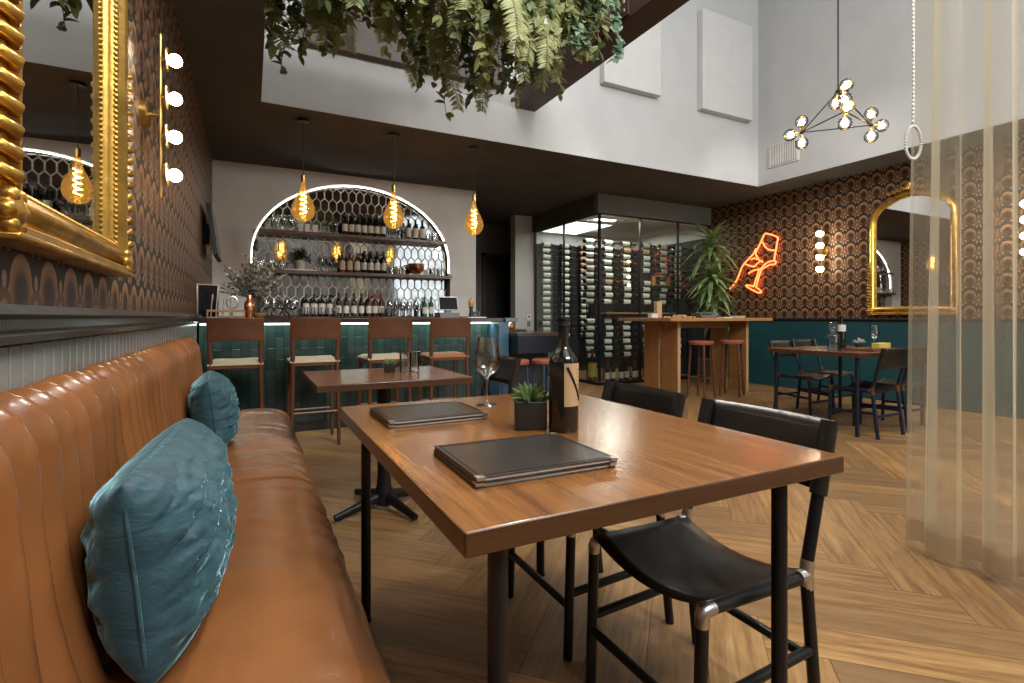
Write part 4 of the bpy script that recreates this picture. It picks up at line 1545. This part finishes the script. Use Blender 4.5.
# on the teal-wall table
wb = thing('water_bottle', 'clear glass water bottle with swing stopper on the teal-wall table', 'bottle', (5.09, 3.06, TZ))
MB().lathe([(0, 0), (.052, 0), (.055, .006), (.055, .135), (.050, .15), (.024, .165), (.022, .185), (.034, .20), (.036, .225), (.030, .235), (.036, .245), (.034, .268), (.02, .272), (0, .272)], (0, 0, 0), 22).build('body', M['water'], wb)
MB().lathe([(0, .006), (.050, .006), (.050, .10), (0, .10)], (0, 0, 0), 20).build('water', M['water'], wb)
bottle('wine_bottle', 'dark wine bottle with a white neck tag on the teal-wall table', (5.33, 3.12, TZ), None, 'bottle', .33, .038, 'label', .55, .75)
wine_glass('wine_glass', 'wine glass standing on the table by the teal wall', (5.80, 3.06, TZ), None, .24, .045)
ts = thing('menu_board', 'dark wooden serving board lying on the teal-wall table', 'board', (5.43, 2.89, TZ))
MB().box((0, 0, .011), (.44, .26, .022)).build('board', M['tabled'], ts, bevel=.003)
tg = tag(MB().box((0, 0, .025), (.20, .07, .05)).build('yellow_box', M['labely'], bevel=.004), 'small yellow box standing on the serving board', 'box')
tg.location = (5.50, 2.84, TZ + .022)
fp = thing('flower_pot', 'small pot of white blossoms on the teal-wall table', 'plant', (5.60, 3.10, TZ))
MB().lathe([(0, 0), (.035, 0), (.04, .05), (.036, .05), (.03, .04), (0, .04)], (0, 0, 0), 16).build('pot', M['pot'], fp)
mb = MB()
rnd = random.Random(2)
for k in range(40):
    d = Vector((rnd.uniform(-1, 1), rnd.uniform(-1, 1), rnd.uniform(.2, 1.1))).normalized()
    mb.leaf(Vector((0, 0, .045)) + d * .035, d, (0, 0, 1), .035, .022, .2)
mb.build('blossoms', M['pale'], fp)


# ------------------------------------------------------------------ bar back: shelves and what stands on them
def shelf(label, z, d, y0):
    x0 = x1 = None
    lim = (z + .06 - AZ) / AB
    dx = AA * math.sqrt(1 - max(0, lim) ** 2) if lim > 0 else AA
    return tag(MB().span(AX - dx + .003, AX + dx - .003, y0, 7.513, z - .045, z).build('bar_shelf', M['shelf'], bevel=.003), label, 'shelf', 'walnut shelves in the mirrored arch')


ZU, ZM, ZB = 2.22, 1.705, 1.10
shelf('upper walnut shelf crossing the mirrored arch', ZU, .26, 7.28)
shelf('middle walnut shelf crossing the mirrored arch behind the bar', ZM, .26, 7.28)
bc = thing('back_counter', 'dark counter under the mirrored arch behind the bar', 'counter', (0, 0, 0))
MB().span(-.40, 3.10, 6.98, 7.378, ZB - .04, ZB).build('top', M['barw'], bc, bevel=.003)
MB().span(-.38, 3.08, 7.03, 7.375, 0, ZB - .04).build('body', M['blackm'], bc)
for k in range(5):
    MB().span(-.36 + k * .69, .31 + k * .69, 7.01, 7.03, .10, ZB - .06).build('door', M['plaster_dk'], bc, bevel=.003)

SH = {'u': ('upper arch shelf', ZU), 'm': ('middle arch shelf', ZM), 'b': ('back counter', ZB)}
GL = wine_glass('wine_glass', 'x', (0, 0, -9), 'x', .21, .040, 12)
TU = tumbler('drinking_glass', 'x', (0, 0, -9), 'x', .115, .036, 12)
DB = {}
for nm, args in dict(
        dark=dict(body='bottle', cap='cap_dk'), red=dict(body='bottler', cap='cap_red'), amb=dict(body='bottleb', h=.28, r=.04, lab='label', l0=.12, l1=.55),
        green=dict(body='bottleg', h=.29), gold=dict(body='bottley', h=.26, r=.045, lab=None), white=dict(body='bottle', h=.29, r=.042, lab='label', l0=.10, l1=.58)).items():
    DB[nm] = bottle('liquor_bottle', 'x', (0, 0, -9), 'x', n=12, az=(R(-190), R(10)), **args)
WORD = dict(dark='dark wine bottle with a pale label', red='wine bottle with red foil', amb='amber liquor bottle', green='green glass bottle', gold='golden liquor bottle', white='square-labelled dark liquor bottle')


def row(proto, what, sh, x0, x1, n, ys, group, start=0):
    """n copies along a shelf, front row first; each label counts along the shelf from the wall side."""
    place, z = SH[sh]
    place = place.replace('arch ', '')
    k = start
    for yi, y in enumerate(ys):
        for i in range(n):
            k += 1
            x = x0 + (x1 - x0) * (i + .5 * (yi % 2) * .6) / max(1, n - 1)
            nth = ORD[i + 1 + start]
            rw = ('in front row' if yi == 0 else 'in back row') if len(ys) > 1 else 'along'
            dup(proto, (x, y - (.12 if sh != 'b' else 0), z), random.uniform(-.25, .25), '%s, %s %s on %s' % (what, nth, rw.replace('in ', ''), place), group)


# upper shelf, from the bench side
row(GL, 'stemmed glass by the bench-side arch edge', 'u', .29, .49, 3, (7.45, 7.55), 'stemmed glasses on the upper shelf')
for i, x in enumerate((.60, .68, .78)):
    o = MB().box((0, 0, .055), (.06, .06, .11)).build('white_box', M['paper_w'], bevel=.003)
    o.location = (x, 7.38, ZU)
    tag(o, ORD[i + 1] + ' small white box from the bench side on the upper arch shelf', 'box', 'white boxes on the upper shelf')
row(GL, 'stemmed glass beside the white boxes', 'u', .90, 1.06, 3, (7.48,), 'stemmed glasses beside the white boxes')
row(DB['dark'], 'dark wine bottle in the middle cluster', 'u', 1.16, 1.68, 7, (7.44, 7.55), 'dark bottles in the middle of the upper shelf')
row(GL, 'stemmed glass past the dark bottles', 'u', 1.79, 1.97, 3, (7.46, 7.56), 'stemmed glasses past the dark bottles')
row(DB['white'], 'liquor bottle with a big white label', 'u', 2.06, 2.27, 3, (7.49,), 'white-labelled bottles on the upper shelf')
row(TU, 'short clear glass near the far arch edge', 'u', 2.345, 2.45, 2, (7.48, 7.57), 'short glasses on the upper shelf')
# middle shelf
row(TU, 'tall clear glass by the bench-side arch edge', 'm', .13, .37, 3, (7.44, 7.55), 'clear glasses on the middle shelf')
tag(MB().span(.40, .80, 7.31, 7.46, ZM, ZM + .018).build('white_tray', M['paper_w'], bevel=.004), 'flat white tray lying under the beige plant pot on the shelf', 'tray')
sp = thing('potted_plant', 'leafy green plant in a beige pot on the middle arch shelf', 'plant', (.60, 7.385, ZM + .018))
MB().lathe([(0, 0), (.055, 0), (.072, .12), (.066, .12), (.058, .10), (0, .10)], (0, 0, 0), 18).build('pot', M['potb'], sp)
mb = MB()
for k in range(170):
    d = Vector((rnd.gauss(0, 1), rnd.gauss(0, .55), rnd.uniform(-.1, 1.4))).normalized()
    mb.leaf(Vector((0, 0, .13)) + d * rnd.uniform(.03, .13), d, (0, 0, 1), rnd.uniform(.04, .07), .03, .4)
mb.build('leaves', M['leaf4'], sp)
row(GL, 'stemmed glass past the potted plant', 'm', .86, 1.04, 3, (7.45, 7.55), 'stemmed glasses past the potted plant')
row(DB['amb'], 'amber liquor bottle', 'm', 1.13, 1.33, 3, (7.48,), 'amber bottles on the middle shelf')
row(DB['dark'], 'dark bottle beside the amber ones', 'm', 1.42, 1.69, 4, (7.45, 7.55), 'dark bottles on the middle shelf')
row(TU, 'rounded clear glass near the copper bowl', 'm', 1.80, 1.98, 3, (7.44, 7.55), 'clear glasses near the copper bowl')
cb = thing('copper_bowl', 'wide copper punch bowl on the middle arch shelf', 'bowl', (2.18, 7.39, ZM + .015))
MB().lathe([(0, 0), (.06, 0), (.085, .03), (.115, .085), (.119, .14), (.122, .15), (.116, .15), (.11, .09), (.08, .035), (0, .012)], (0, 0, 0), 26).build('bowl', M['copper'], cb)
tag(MB().span(2.05, 2.38, 7.31, 7.48, ZM, ZM + .015).build('white_tray', M['paper_w'], bevel=.004), 'flat white tray lying under the copper bowl', 'tray')
row(TU, 'clear glass between the copper bowl and arch edge', 'm', 2.41, 2.52, 2, (7.44, 7.55), 'clear glasses beyond the copper bowl')
# back counter
row(GL, 'stemmed glass by the bench-side arch edge', 'b', .18, .50, 5, (7.15, 7.26), 'stemmed glasses on the back counter')
row(TU, 'short glass before the bottles', 'b', .60, 1.02, 6, (7.10,), 'short glasses on the back counter')
row(DB['white'], 'liquor bottle with a broad white label', 'b', .66, .96, 4, (7.30,), 'white-labelled bottles on the back counter')
row(DB['dark'], 'dark wine bottle with a pale label', 'b', 1.06, 1.36, 4, (7.22,), 'pale-labelled wine bottles on the back counter')
row(DB['red'], 'wine bottle with red foil', 'b', 1.46, 1.63, 3, (7.22,), 'red-foiled bottles on the back counter')
row(GL, 'large stemmed glass between bottles and till', 'b', 1.74, 2.12, 5, (7.18, 7.32), 'stemmed glasses next to the till')
row(TU, 'short clear glass at the front near the till', 'b', 1.62, 1.98, 5, (7.06,), 'short glasses in front of the stemware')
row(DB['green'], 'green glass bottle', 'b', 2.28, 2.38, 2, (7.30,), 'green bottles by the till')
for o in [GL, TU] + list(DB.values()):
    for c in list(o.children): bpy.data.objects.remove(c)
    bpy.data.objects.remove(o)
# till
ti = thing('till', 'black touch-screen till on the bar behind the stools', 'till', (2.02, 5.58, 1.08))
MB().box((0, .03, .03), (.24, .20, .06)).build('base', M['plaster_ch'], ti, bevel=.006)
MB().box((0, .0, .075), (.06, .05, .05)).build('stand', M['plaster_ch'], ti)
s = MB().box((0, 0, .165), (.235, .018, .16), Matrix.Rotation(R(-14), 3, 'X')).build('screen_body', M['steel'], ti, bevel=.005)
MB().box((0, -.0095, .1655), (.215, .004, .142), Matrix.Rotation(R(-14), 3, 'X')).build('screen', M['screen'], s)
pm = thing('pepper_mill', 'turned wooden pepper mill standing beside the till', 'mill', (2.24, 5.42, 1.08))
MB().lathe([(0, 0), (.028, 0), (.030, .02), (.022, .06), (.020, .10), (.026, .125), (.026, .13)], (0, 0, 0), 18).build('body', M['blackm'], pm)
MB().lathe([(.026, .13), (.032, .15), (.034, .185), (.024, .205), (.012, .215), (.014, .225), (0, .235)], (0, 0, 0), 18).build('top', M['oak'], pm)
for i, (x, y) in enumerate(((2.33, 5.50), (2.40, 5.58), (2.36, 5.66))):
    tumbler('mixing_glass', ORD[i + 1] + ' squat clear mixing glass between the pepper mill and the bar end', (x, y, 1.08), 'mixing glasses at the end of the bar', .075, .035)
tag(MB().span(2.08, 2.30, 5.12, 5.30, 1.08, 1.09).build('napkin_stack', M['paper_w'], bevel=.002), 'flat stack of white napkins on the bar top by the till', 'napkins')

# ------------------------------------------------------------------ on the bar near the wall
BZ = 1.08
gr = thing('menu_holder', 'black chalkboard in a silver frame leaning by the wall on the bar', 'board', (-.34, 5.36, BZ), R(28))
MB().box((0, 0, .15), (.17, .012, .29)).build('board', M['screen'], gr)
mb = MB()
for a in (-1, 1): mb.box((a * .088, 0, .15), (.012, .02, .31))
for z in (.006, .30): mb.box((0, 0, z), (.188, .02, .012))
mb.build('frame', M['steel'], gr, bevel=.002)
cd = thing('tool_caddy', 'orange-brown wooden caddy of bar tools on the bar top', 'caddy', (-.19, 5.27, BZ))
mb = MB().span(-.15, .15, -.05, .05, 0, .012)
for x in (-.145, .145): mb.span(x - .006, x + .006, -.05, .05, .012, .075)
for yy in (-.048, .048): mb.span(-.15, .15, yy - .004, yy + .004, .055, .075)
mb.build('frame', M['oak'], cd, bevel=.002)
for x, h, lab, m in ((-.12, .20, 'bar spoon', 'steel'), (-.08, .23, 'muddler', 'steel'), (-.03, .15, 'strainer', 'steel'), (.03, .17, 'jigger', 'steel')):
    o = MB().tube([(0, 0, 0), (.004, 0, h * .5), (.014, .01, h)], [.007, .005, .008], 8).build('bar_tool', M[m])
    o.location = (-.19 + x, 5.27, BZ + .012)
    tag(o, 'silver %s standing upright in the wooden caddy' % lab, 'bar tool', 'bar tools in the wooden caddy')
o = MB().tube([(.045 * math.cos(2 * PI * k / 20), 0, .13 + .055 * math.sin(2 * PI * k / 20)) for k in range(20)], .006, 7, closed=True).cyl((0, 0, 0), (0, 0, .075), .006).build('wire_strainer', M['steel'])
o.location = (-.145, 5.30, BZ + .012)
tag(o, 'round silver loop strainer standing in the wooden caddy', 'bar tool')
cs = thing('cocktail_shaker', 'copper cocktail shaker standing by the wooden tool caddy', 'shaker', (-.005, 5.36, BZ))
MB().lathe([(0, 0), (.038, 0), (.044, .05), (.046, .11), (.043, .125)], (0, 0, 0), 22).build('body', M['copper'], cs)
MB().lathe([(.043, .125), (.038, .15), (.024, .17), (.021, .20), (.018, .215), (0, .218)], (0, 0, 0), 22).build('cap', M['copper'], cs)
tag(MB().lathe([(0, 0), (.03, 0), (.06, .03), (.065, .05), (.06, .05), (.05, .03), (0, .01)], (.0, .0, 0), 20).build('wooden_bowl', M['oak']), 'small honey-coloured wooden bowl behind the copper shaker', 'bowl').location = (.08, 5.45, BZ)
fl = thing('flower_vase', 'dark vase of white blossom and sage branches on the bar', 'vase of flowers', (.03, 5.60, BZ))
MB().lathe([(0, 0), (.05, 0), (.062, .04), (.06, .14), (.045, .19), (.05, .205), (.043, .205), (.038, .19), (0, .18)], (0, 0, 0), 22).build('vase', M['pot'], fl)
S1, S2, S3 = MB(), MB(), MB()
rnd = random.Random(8)
for k in range(72):
    d = Vector((rnd.gauss(-.1, .50), rnd.gauss(0, .4), rnd.uniform(.55, 1.2))).normalized()
    L = rnd.uniform(.18, .36)
    p = Vector((0, 0, .18))
    pts = [p]
    for q in range(7):
        d = (d + Vector((rnd.uniform(-.13, .13), rnd.uniform(-.13, .13), -.05))).normalized()
        p = p + d * L / 6
        if p.x < -.40: p.x = -.40
        pts.append(p.copy())
        for z in range(4):
            dd = (d + Vector((rnd.uniform(-1, 1), rnd.uniform(-1, 1), rnd.uniform(-.6, .8)))).normalized()
            (S2 if rnd.random() < .34 else S3).leaf(p, dd, (0, 0, 1), rnd.uniform(.028, .050), .026, .2, 2)
    S1.tube(pts, .0022, 4)
S1.build('branches', M['stem'], fl)
S2.build('leaves', M['sage'], fl)
S3.build('blossoms', M['pale'], fl)
dc = thing('decanter', 'small dark crossed-wire decanter rack near the flower vase', 'bar rack', (.30, 5.48, BZ))
mb = MB()
for s in (-1, 1):
    for yy in (-.04, .04):
        mb.tube([(s * .06, yy, 0), (-s * .045, yy, .17)], .007, 8)
mb.tube([(0, -.04, .09), (0, .04, .09)], .006, 8)
mb.build('rack', M['blackm'], dc)
tv = thing('wall_screen', 'black television on an arm high on the wall above the bar end', 'TV', (-.4195, 6.2, 1.95))
MB().box((.02, 0, 0), (.04, .14, .2)).build('wall_plate', M['blackm'], tv)
MB().tube([(.03, 0, .02), (.09, .05, .02), (.06, .02, -.02)], .014, 8).build('arm', M['blackm'], tv)
rr = Matrix.Rotation(R(-7), 3, 'Y')
s = MB().box((.085, 0, 0), (.04, .80, .50), rr).build('screen_body', M['blackm'], tv, bevel=.004)
MB().box((.106, 0, .0), (.003, .77, .47), rr).build('screen', M['screen'], s)

# ------------------------------------------------------------------ wine cellar
struct('trim_cellar_header', MB().span(4.90, 7.398, 6.62, 6.72, 2.745, 3.05), M['plaster_ch'])
struct('trim_cellar_header', MB().span(4.90, 5.0, 6.72, 8.75, 2.745, 3.05), M['plaster_dk'])
struct('ceiling_cellar', MB().span(5.0, 7.398, 6.72, 8.75, 2.76, 2.80), M['white'])
struct('wall_cellar_lining', MB().span(4.96, 7.398, 8.72, 8.7495, .02, 2.755), M['white'])
struct('trim_cellar_panels', MB().span(4.97, 7.38, 8.705, 8.72, .02, 2.52).span(7.38, 7.398, 6.70, 8.72, .02, 2.52), M['blackm'])
struct('wall_cellar_side', MB().span(7.385, 7.398, 6.70, 8.72, 2.52, 2.755), M['white'])
cf = MB()
for x in (4.95, 5.78, 6.62, 7.37):
    wd = .018 if x == 4.95 else .010
    cf.span(x - wd, x + wd, 6.65 - .02, 6.65 + .02, .06, 2.745)
for y in (7.68, 8.70):
    cf.span(4.93, 4.96, y - .015, y + .015, .06, 2.745)
cf.span(4.925, 7.39, 6.63, 6.67, 0, .05).span(4.925, 4.965, 6.67, 8.70, 0, .05).span(4.92, 7.39, 6.63, 6.67, 2.725, 2.745).span(4.925, 4.965, 6.67, 8.70, 2.725, 2.745)
w3 = struct('window_3', cf, M['black'], smooth=False)
MB().span(4.98, 7.36, 6.646, 6.652, .06, 2.70).build('pane', M['pane'], w3)
MB().span(4.943, 4.949, 6.68, 8.72, .06, 2.70).build('pane', M['pane'], w3)
l_ = thing('ceiling_light', 'flat bright ceiling light inside the glass wine cellar', 'ceiling light', (5.36, 7.05, 2.759))
MB().box((0, 0, -.012), (.42, .16, .024)).build('housing', M['white'], l_)
MB().box((0, 0, -.0255), (.38, .13, .004)).build('diffuser', M['ledc'], l_)
cp = thing('ceiling_light', 'broad glowing panel added under the wine cellar ceiling along the side glass', 'ceiling light', (5.42, 8.0, 2.759))  # glowing panel added so the cellar ceiling looks brightly lit
MB().box((0, 0, -.010), (.80, 1.20, .020)).build('housing', M['white'], cp)
MB().box((0, 0, -.0215), (.76, 1.16, .004)).build('diffuser', M['ledp'], cp)
light('cellar_lamp', 'AREA', (5.36, 7.05, 2.72), 16, (1, .94, .84), (0, 0, 0), .7, .3)
light('cellar_lamp', 'AREA', (6.3, 8.0, 2.74), 16, (1, .94, .84), (0, 0, 0), 1.0, .3)
WB = {}
for k, (b_, lb, cp) in dict(w=('bottle', 'label', 'cap_dk'), t=('bottler', 'labelt', 'cap_red'), c=('bottle', 'paper_w', 'blackm')).items():
    # lying on its side: the axis runs along X, neck to +X, label to the room
    o = MB()
    o.M = Matrix.Rotation(R(90), 4, 'Y')
    o.lathe(bprof(.345, .041), (0, 0, -.172), 12)
    o = o.build('wine_bottle', M[b_])
    tag(o, 'x', 'bottle', 'x')
    mb = MB()
    mb.M = Matrix.Rotation(R(90), 4, 'Y')
    mb.lathe([(.0418, -.142), (.0418, .012)], (0, 0, 0), 16, None, R(-180), R(0))
    mb.build('label', M[lb], o)
    mb = MB()
    mb.M = Matrix.Rotation(R(90), 4, 'Y')
    mb.lathe([(.0160, .112), (.0190, .155), (.0190, .1745), (0, .175)], (0, 0, 0), 10)
    mb.build('foil', M[cp], o)
    WB[k] = o
rnd = random.Random(21)
COLS = [(5.22, 'by the corner post'), (5.61, 'first inside the front glass'), (6.02, 'second inside the front glass'), (6.47, 'between the two middle posts'), (6.87, 'behind the little wooden frame'), (7.22, 'behind the striped plant')]
for ci, (x, cw) in enumerate(COLS):
    rk = thing('bottle_rack', 'black peg wine rack column %s in the glass cellar' % cw, 'wine rack', (x, 7.22, 0), 0, 'peg racks inside the wine cellar')
    for s in (-1, 1):
        MB().span(s * .075 - .008, s * .075 + .008, .045, .06, .02, 2.45).build('upright', M['blackm'], rk)
    MB().span(-.17, .17, .03, .075, 0.0, .02).build('foot', M['blackm'], rk)
    mb = MB()
    n = 0
    zs = [2.385 - .1135 * q for q in range(10)] + [1.02 - .118 * q for q in range(6)]
    for q, z in enumerate(zs):
        for s in (-1, 1):
            mb.span(s * .075 - .005, s * .075 + .005, -.05, .05, z - .053, z - .042)
        if rnd.random() < .05 and ci > 1: continue
        k = rnd.choices('wct', (6, 3, 1))[0]
        n += 1
        flip = rnd.random() < .25
        place = ('%s down' % ORD[q + 1]) if q < 10 else ('%s from the floor' % ORD[16 - q])
        dup(WB[k], (x + rnd.uniform(-.02, .02), 7.22, z), 0, '%s lying in the rack %s, %s' % ('white-labelled bottle' if k != 't' else 'tan-labelled bottle', cw, place), 'wine bottles in the front cellar racks')
    mb.build('peg', M['blackm'], rk)
for ci, (x, cw) in enumerate(((5.20, 'nearest the pillar'), (5.64, 'second from the pillar'), (6.08, 'by the wooden crates'))):
    rk = thing('bottle_rack', 'black peg rack on the cellar back wall %s' % cw, 'wine rack', (x, 8.62, 0), 0, 'peg racks on the cellar back wall')
    for s in (-1, 1):
        MB().span(s * .075 - .008, s * .075 + .008, .068, .084, .02, 2.55).build('upright', M['blackm'], rk)
    MB().span(-.17, .17, .055, .084, 0.0, .02).build('foot', M['blackm'], rk)
    mb = MB()
    for q in range(16):
        z = 2.50 - .118 * q
        for s in (-1, 1):
            mb.span(s * .075 - .005, s * .075 + .005, .0 - .05, .069, z - .053, z - .042)
        k = 't' if (ci == 2 and q < 5) else rnd.choices('wc', (5, 3))[0]
        dup(WB[k], (x + rnd.uniform(-.015, .015), 8.62, z), 0, '%s on the cellar back-wall rack %s, %s down' % ('tan-labelled bottle' if k == 't' else 'white-labelled bottle', cw, ORD[q + 1]), 'wine bottles on the cellar back wall')
    mb.build('peg', M['blackm'], rk)
for o in WB.values():
    for c in list(o.children): bpy.data.objects.remove(c)
    bpy.data.objects.remove(o)
# floor-standing bottles, crates and a board in the cellar
SB = {k: bottle('wine_bottle', 'x', (0, 0, -9), 'x', body=k, n=12, cap=c, h=.34, r=.042, az=(R(-190), R(10))) for k, c in (('bottle', 'cap_dk'), ('bottler', 'cap_red'))}
for i in range(9):
    dup(SB['bottler' if i in (0, 4) else 'bottle'], (5.36 + i * .145, 6.98 + .04 * (i % 2), .0), rnd.uniform(-.3, .3), 'bottle standing on the cellar floor behind the front glass, %s from the corner post' % ORD[i + 1], 'bottles standing on the cellar floor')
for o in SB.values():
    for c in list(o.children): bpy.data.objects.remove(c)
    bpy.data.objects.remove(o)
bottle('magnum_bottle', 'huge bottle with yellow label and red foil on the cellar floor', (5.06, 7.0, 0), None, 'bottle', .56, .075, 'labely', .18, .60, 'cap_red', .024, 20)
cs_ = thing('display_shelf', 'low wooden board shelf inside the cellar behind the front glass', 'shelf', (6.1, 7.10, 1.145))
MB().box((0, 0, .012), (1.55, .30, .024)).build('board', M['oak'], cs_)
for x in (-.7, .7): MB().box((x, .05, -.575), (.02, .02, 1.14)).build('post', M['blackm'], cs_)


def crate(label, loc, w_, h):
    t = thing('wooden_crate', label, 'box', loc)
    d = .09
    for s in (-1, 1):
        MB().box((s * (w_ / 2 - .008), 0, h / 2), (.016, d, h)).build('side_board', M['oakz'], t)
    MB().box((0, 0, .008), (w_ - .032, d, .016)).box((0, 0, h - .008), (w_ - .032, d, .016)).build('cross_board', M['oak'], t)
    return t


# the wooden frame hangs on the front of a rack
fr = crate('small wooden box frame hung on the front of the wine rack', (6.66, 7.10, 1.66), .36, .17)
rb = tag(MB().tube([(0, 0, 0), (.03, -.01, .10), (.01, 0, .22), (.09, -.01, .25), (.13, 0, .20)], .012, 6).build('orange_ribbon', M['ribbon']), 'orange ribbon hanging on the wine rack above the wooden frame', 'ribbon')
rb.location = (6.78, 7.12, 1.90)

# ------------------------------------------------------------------ pillar switch, plants and things on the tall table
sw = thing('wall_switch', 'white card reader on the grey pillar beside the cellar', 'switch', (4.82, 8.7495, 1.03))
MB().box((0, -.009, .06), (.09, .018, .11)).build('housing', M['white'], sw, bevel=.004)
MB().box((0, -.0185, .065), (.035, .003, .035)).build('reader', M['screen'], sw)
MB().box((0, -.008, -.075), (.06, .016, .10)).build('lower_plate', M['plaster_ch'], sw, bevel=.003)
gt = thing('geometric_ornament', 'copper faceted ornament on the shelf of the low curved counter', 'ornament', (2.755, 5.52, .951))
bm = bmesh.new()
bmesh.ops.create_icosphere(bm, subdivisions=1, radius=.075)
vs = [Vector((v.co.x * 1.15, v.co.y * 1.15, max(v.co.z, -.045) + .045)) for v in bm.verts]
ed = [(e.verts[0].index, e.verts[1].index) for e in bm.edges]
fc = [[v.index for v in f.verts] for f in bm.faces]
bm.free()
mb = MB()
for a, b_ in ed:
    if (vs[a] - vs[b_]).length > .01: mb.cyl(vs[a], vs[b_], .005, n=6)
mb.build('wire_frame', M['copper'], gt)
MB().add([v * .97 + Vector((0, 0, .001)) for v in vs], fc).build('facets', M['amber'], gt, smooth=False)

dp = thing('dracaena', 'tall striped dracaena plant beside the wine cellar corner', 'plant', (6.93, 6.20, 0))
MB().lathe([(0, 0), (.15, 0), (.20, .36), (.205, .38), (.185, .38), (.17, .33), (0, .33)], (0, 0, 0), 26).build('planter', M['potg'], dp)
rnd = random.Random(31)
stems, LV = MB(), MB()
for (tx, ty, tz, n, sz) in ((.02, .0, 2.28, 46, .50), (-.10, -.10, 1.75, 40, .46), (.14, .02, 1.55, 34, .44), (-.02, -.05, 1.25, 26, .40)):
    stems.tube([(tx * .2, ty * .2, .33), (tx * .7, ty * .7, tz * .55), (tx, ty, tz)], [.026, .022, .018], 8)
    for k in range(n):
        a = k * 2.4
        el = R(72 - 88 * (k / n) + rnd.uniform(-8, 8))
        d = Vector((math.cos(a) * math.cos(el), math.sin(a) * math.cos(el), math.sin(el)))
        L = sz * rnd.uniform(.8, 1.1)
        p = Vector((tx, ty, tz + .14 - .26 * k / n))
        LV.leaf(p, d, (0, 0, 1), L, .075, .80, 8, .22)
LV.v = [(min(x, .395), min(y, .36), z) for x, y, z in LV.v]
stems.build('stems', M['stem'], dp)
LV.build('leaves', M['drac'], dp)

HZ = 1.0775
tag(MB().box((0, 0, .115), (.09, .07, .23)).build('wood_block', M['oakp'], bevel=.006), 'upright pale wooden block standing on the tall oak table', 'block').location = (5.12, 5.52, HZ)
o = MB().box((0, 0, .03), (.11, .08, .06)).build('white_card', M['paper_w'], bevel=.004)
tag(o, 'small white box at the end of the tall oak table', 'box').location = (4.92, 5.40, HZ)
rnd = random.Random(41)
ck = MB().tube([(-.022, 0, 0), (.022, 0, 0)], .011, 8).build('wine_cork', M['cork'])
tag(ck, 'x', 'cork', 'x')
for k in range(44):
    lay = 0 if k < 32 else 1
    rr_ = (.19 if lay == 0 else .12)
    dup(ck, (5.28 + rnd.uniform(-1, 1) * rr_, 5.28 + rnd.uniform(-1, 1) * rr_ * .6, HZ + .011 + .021 * lay), rnd.uniform(0, PI), 'pale wine cork lying in the loose pile on the tall oak table', 'corks piled on the tall table')
bpy.data.objects.remove(ck)
tp = thing('trough_planter', 'grey stone trough of small succulents on the tall oak table', 'planter', (5.85, 5.35, HZ))
MB().prism([(-.19, .07), (-.15, 0), (.15, 0), (.19, .07), (.175, .07), (.14, .04), (-.14, .04), (-.175, .07)], -.09, .09, lambda a, b, d: (a, d, b)).build('trough', M['potg'], tp, bevel=.004)
mb = MB()
for q in range(8):
    c = Vector((-.14 + q * .04, rnd.uniform(-.05, .05), .05))
    for k in range(11):
        a = k * 2.4
        e = R(20 + 60 * k / 11)
        d = Vector((math.cos(a) * math.cos(e), math.sin(a) * math.cos(e), math.sin(e)))
        mb.tube([c, c + d * .025, c + d * .042], [.004, .008, .001], 6, flat=.5)
mb.build('succulents', M['sage'], tp)
o = MB().lathe([(0, 0), (.09, 0), (.11, .025), (.105, .028), (.085, .008), (0, .008)], (0, 0, 0), 22).build('white_dish', M['paper_w'])
tag(o, 'shallow white dish on the tall oak table near the neon sign', 'dish').location = (6.48, 5.30, HZ)
tag(MB().box((0, 0, .006), (.20, .14, .012)).build('napkin_stack', M['paper_w'], bevel=.002), 'folded white napkins on the tall table by the stone trough', 'napkins').location = (6.17, 5.28, HZ)
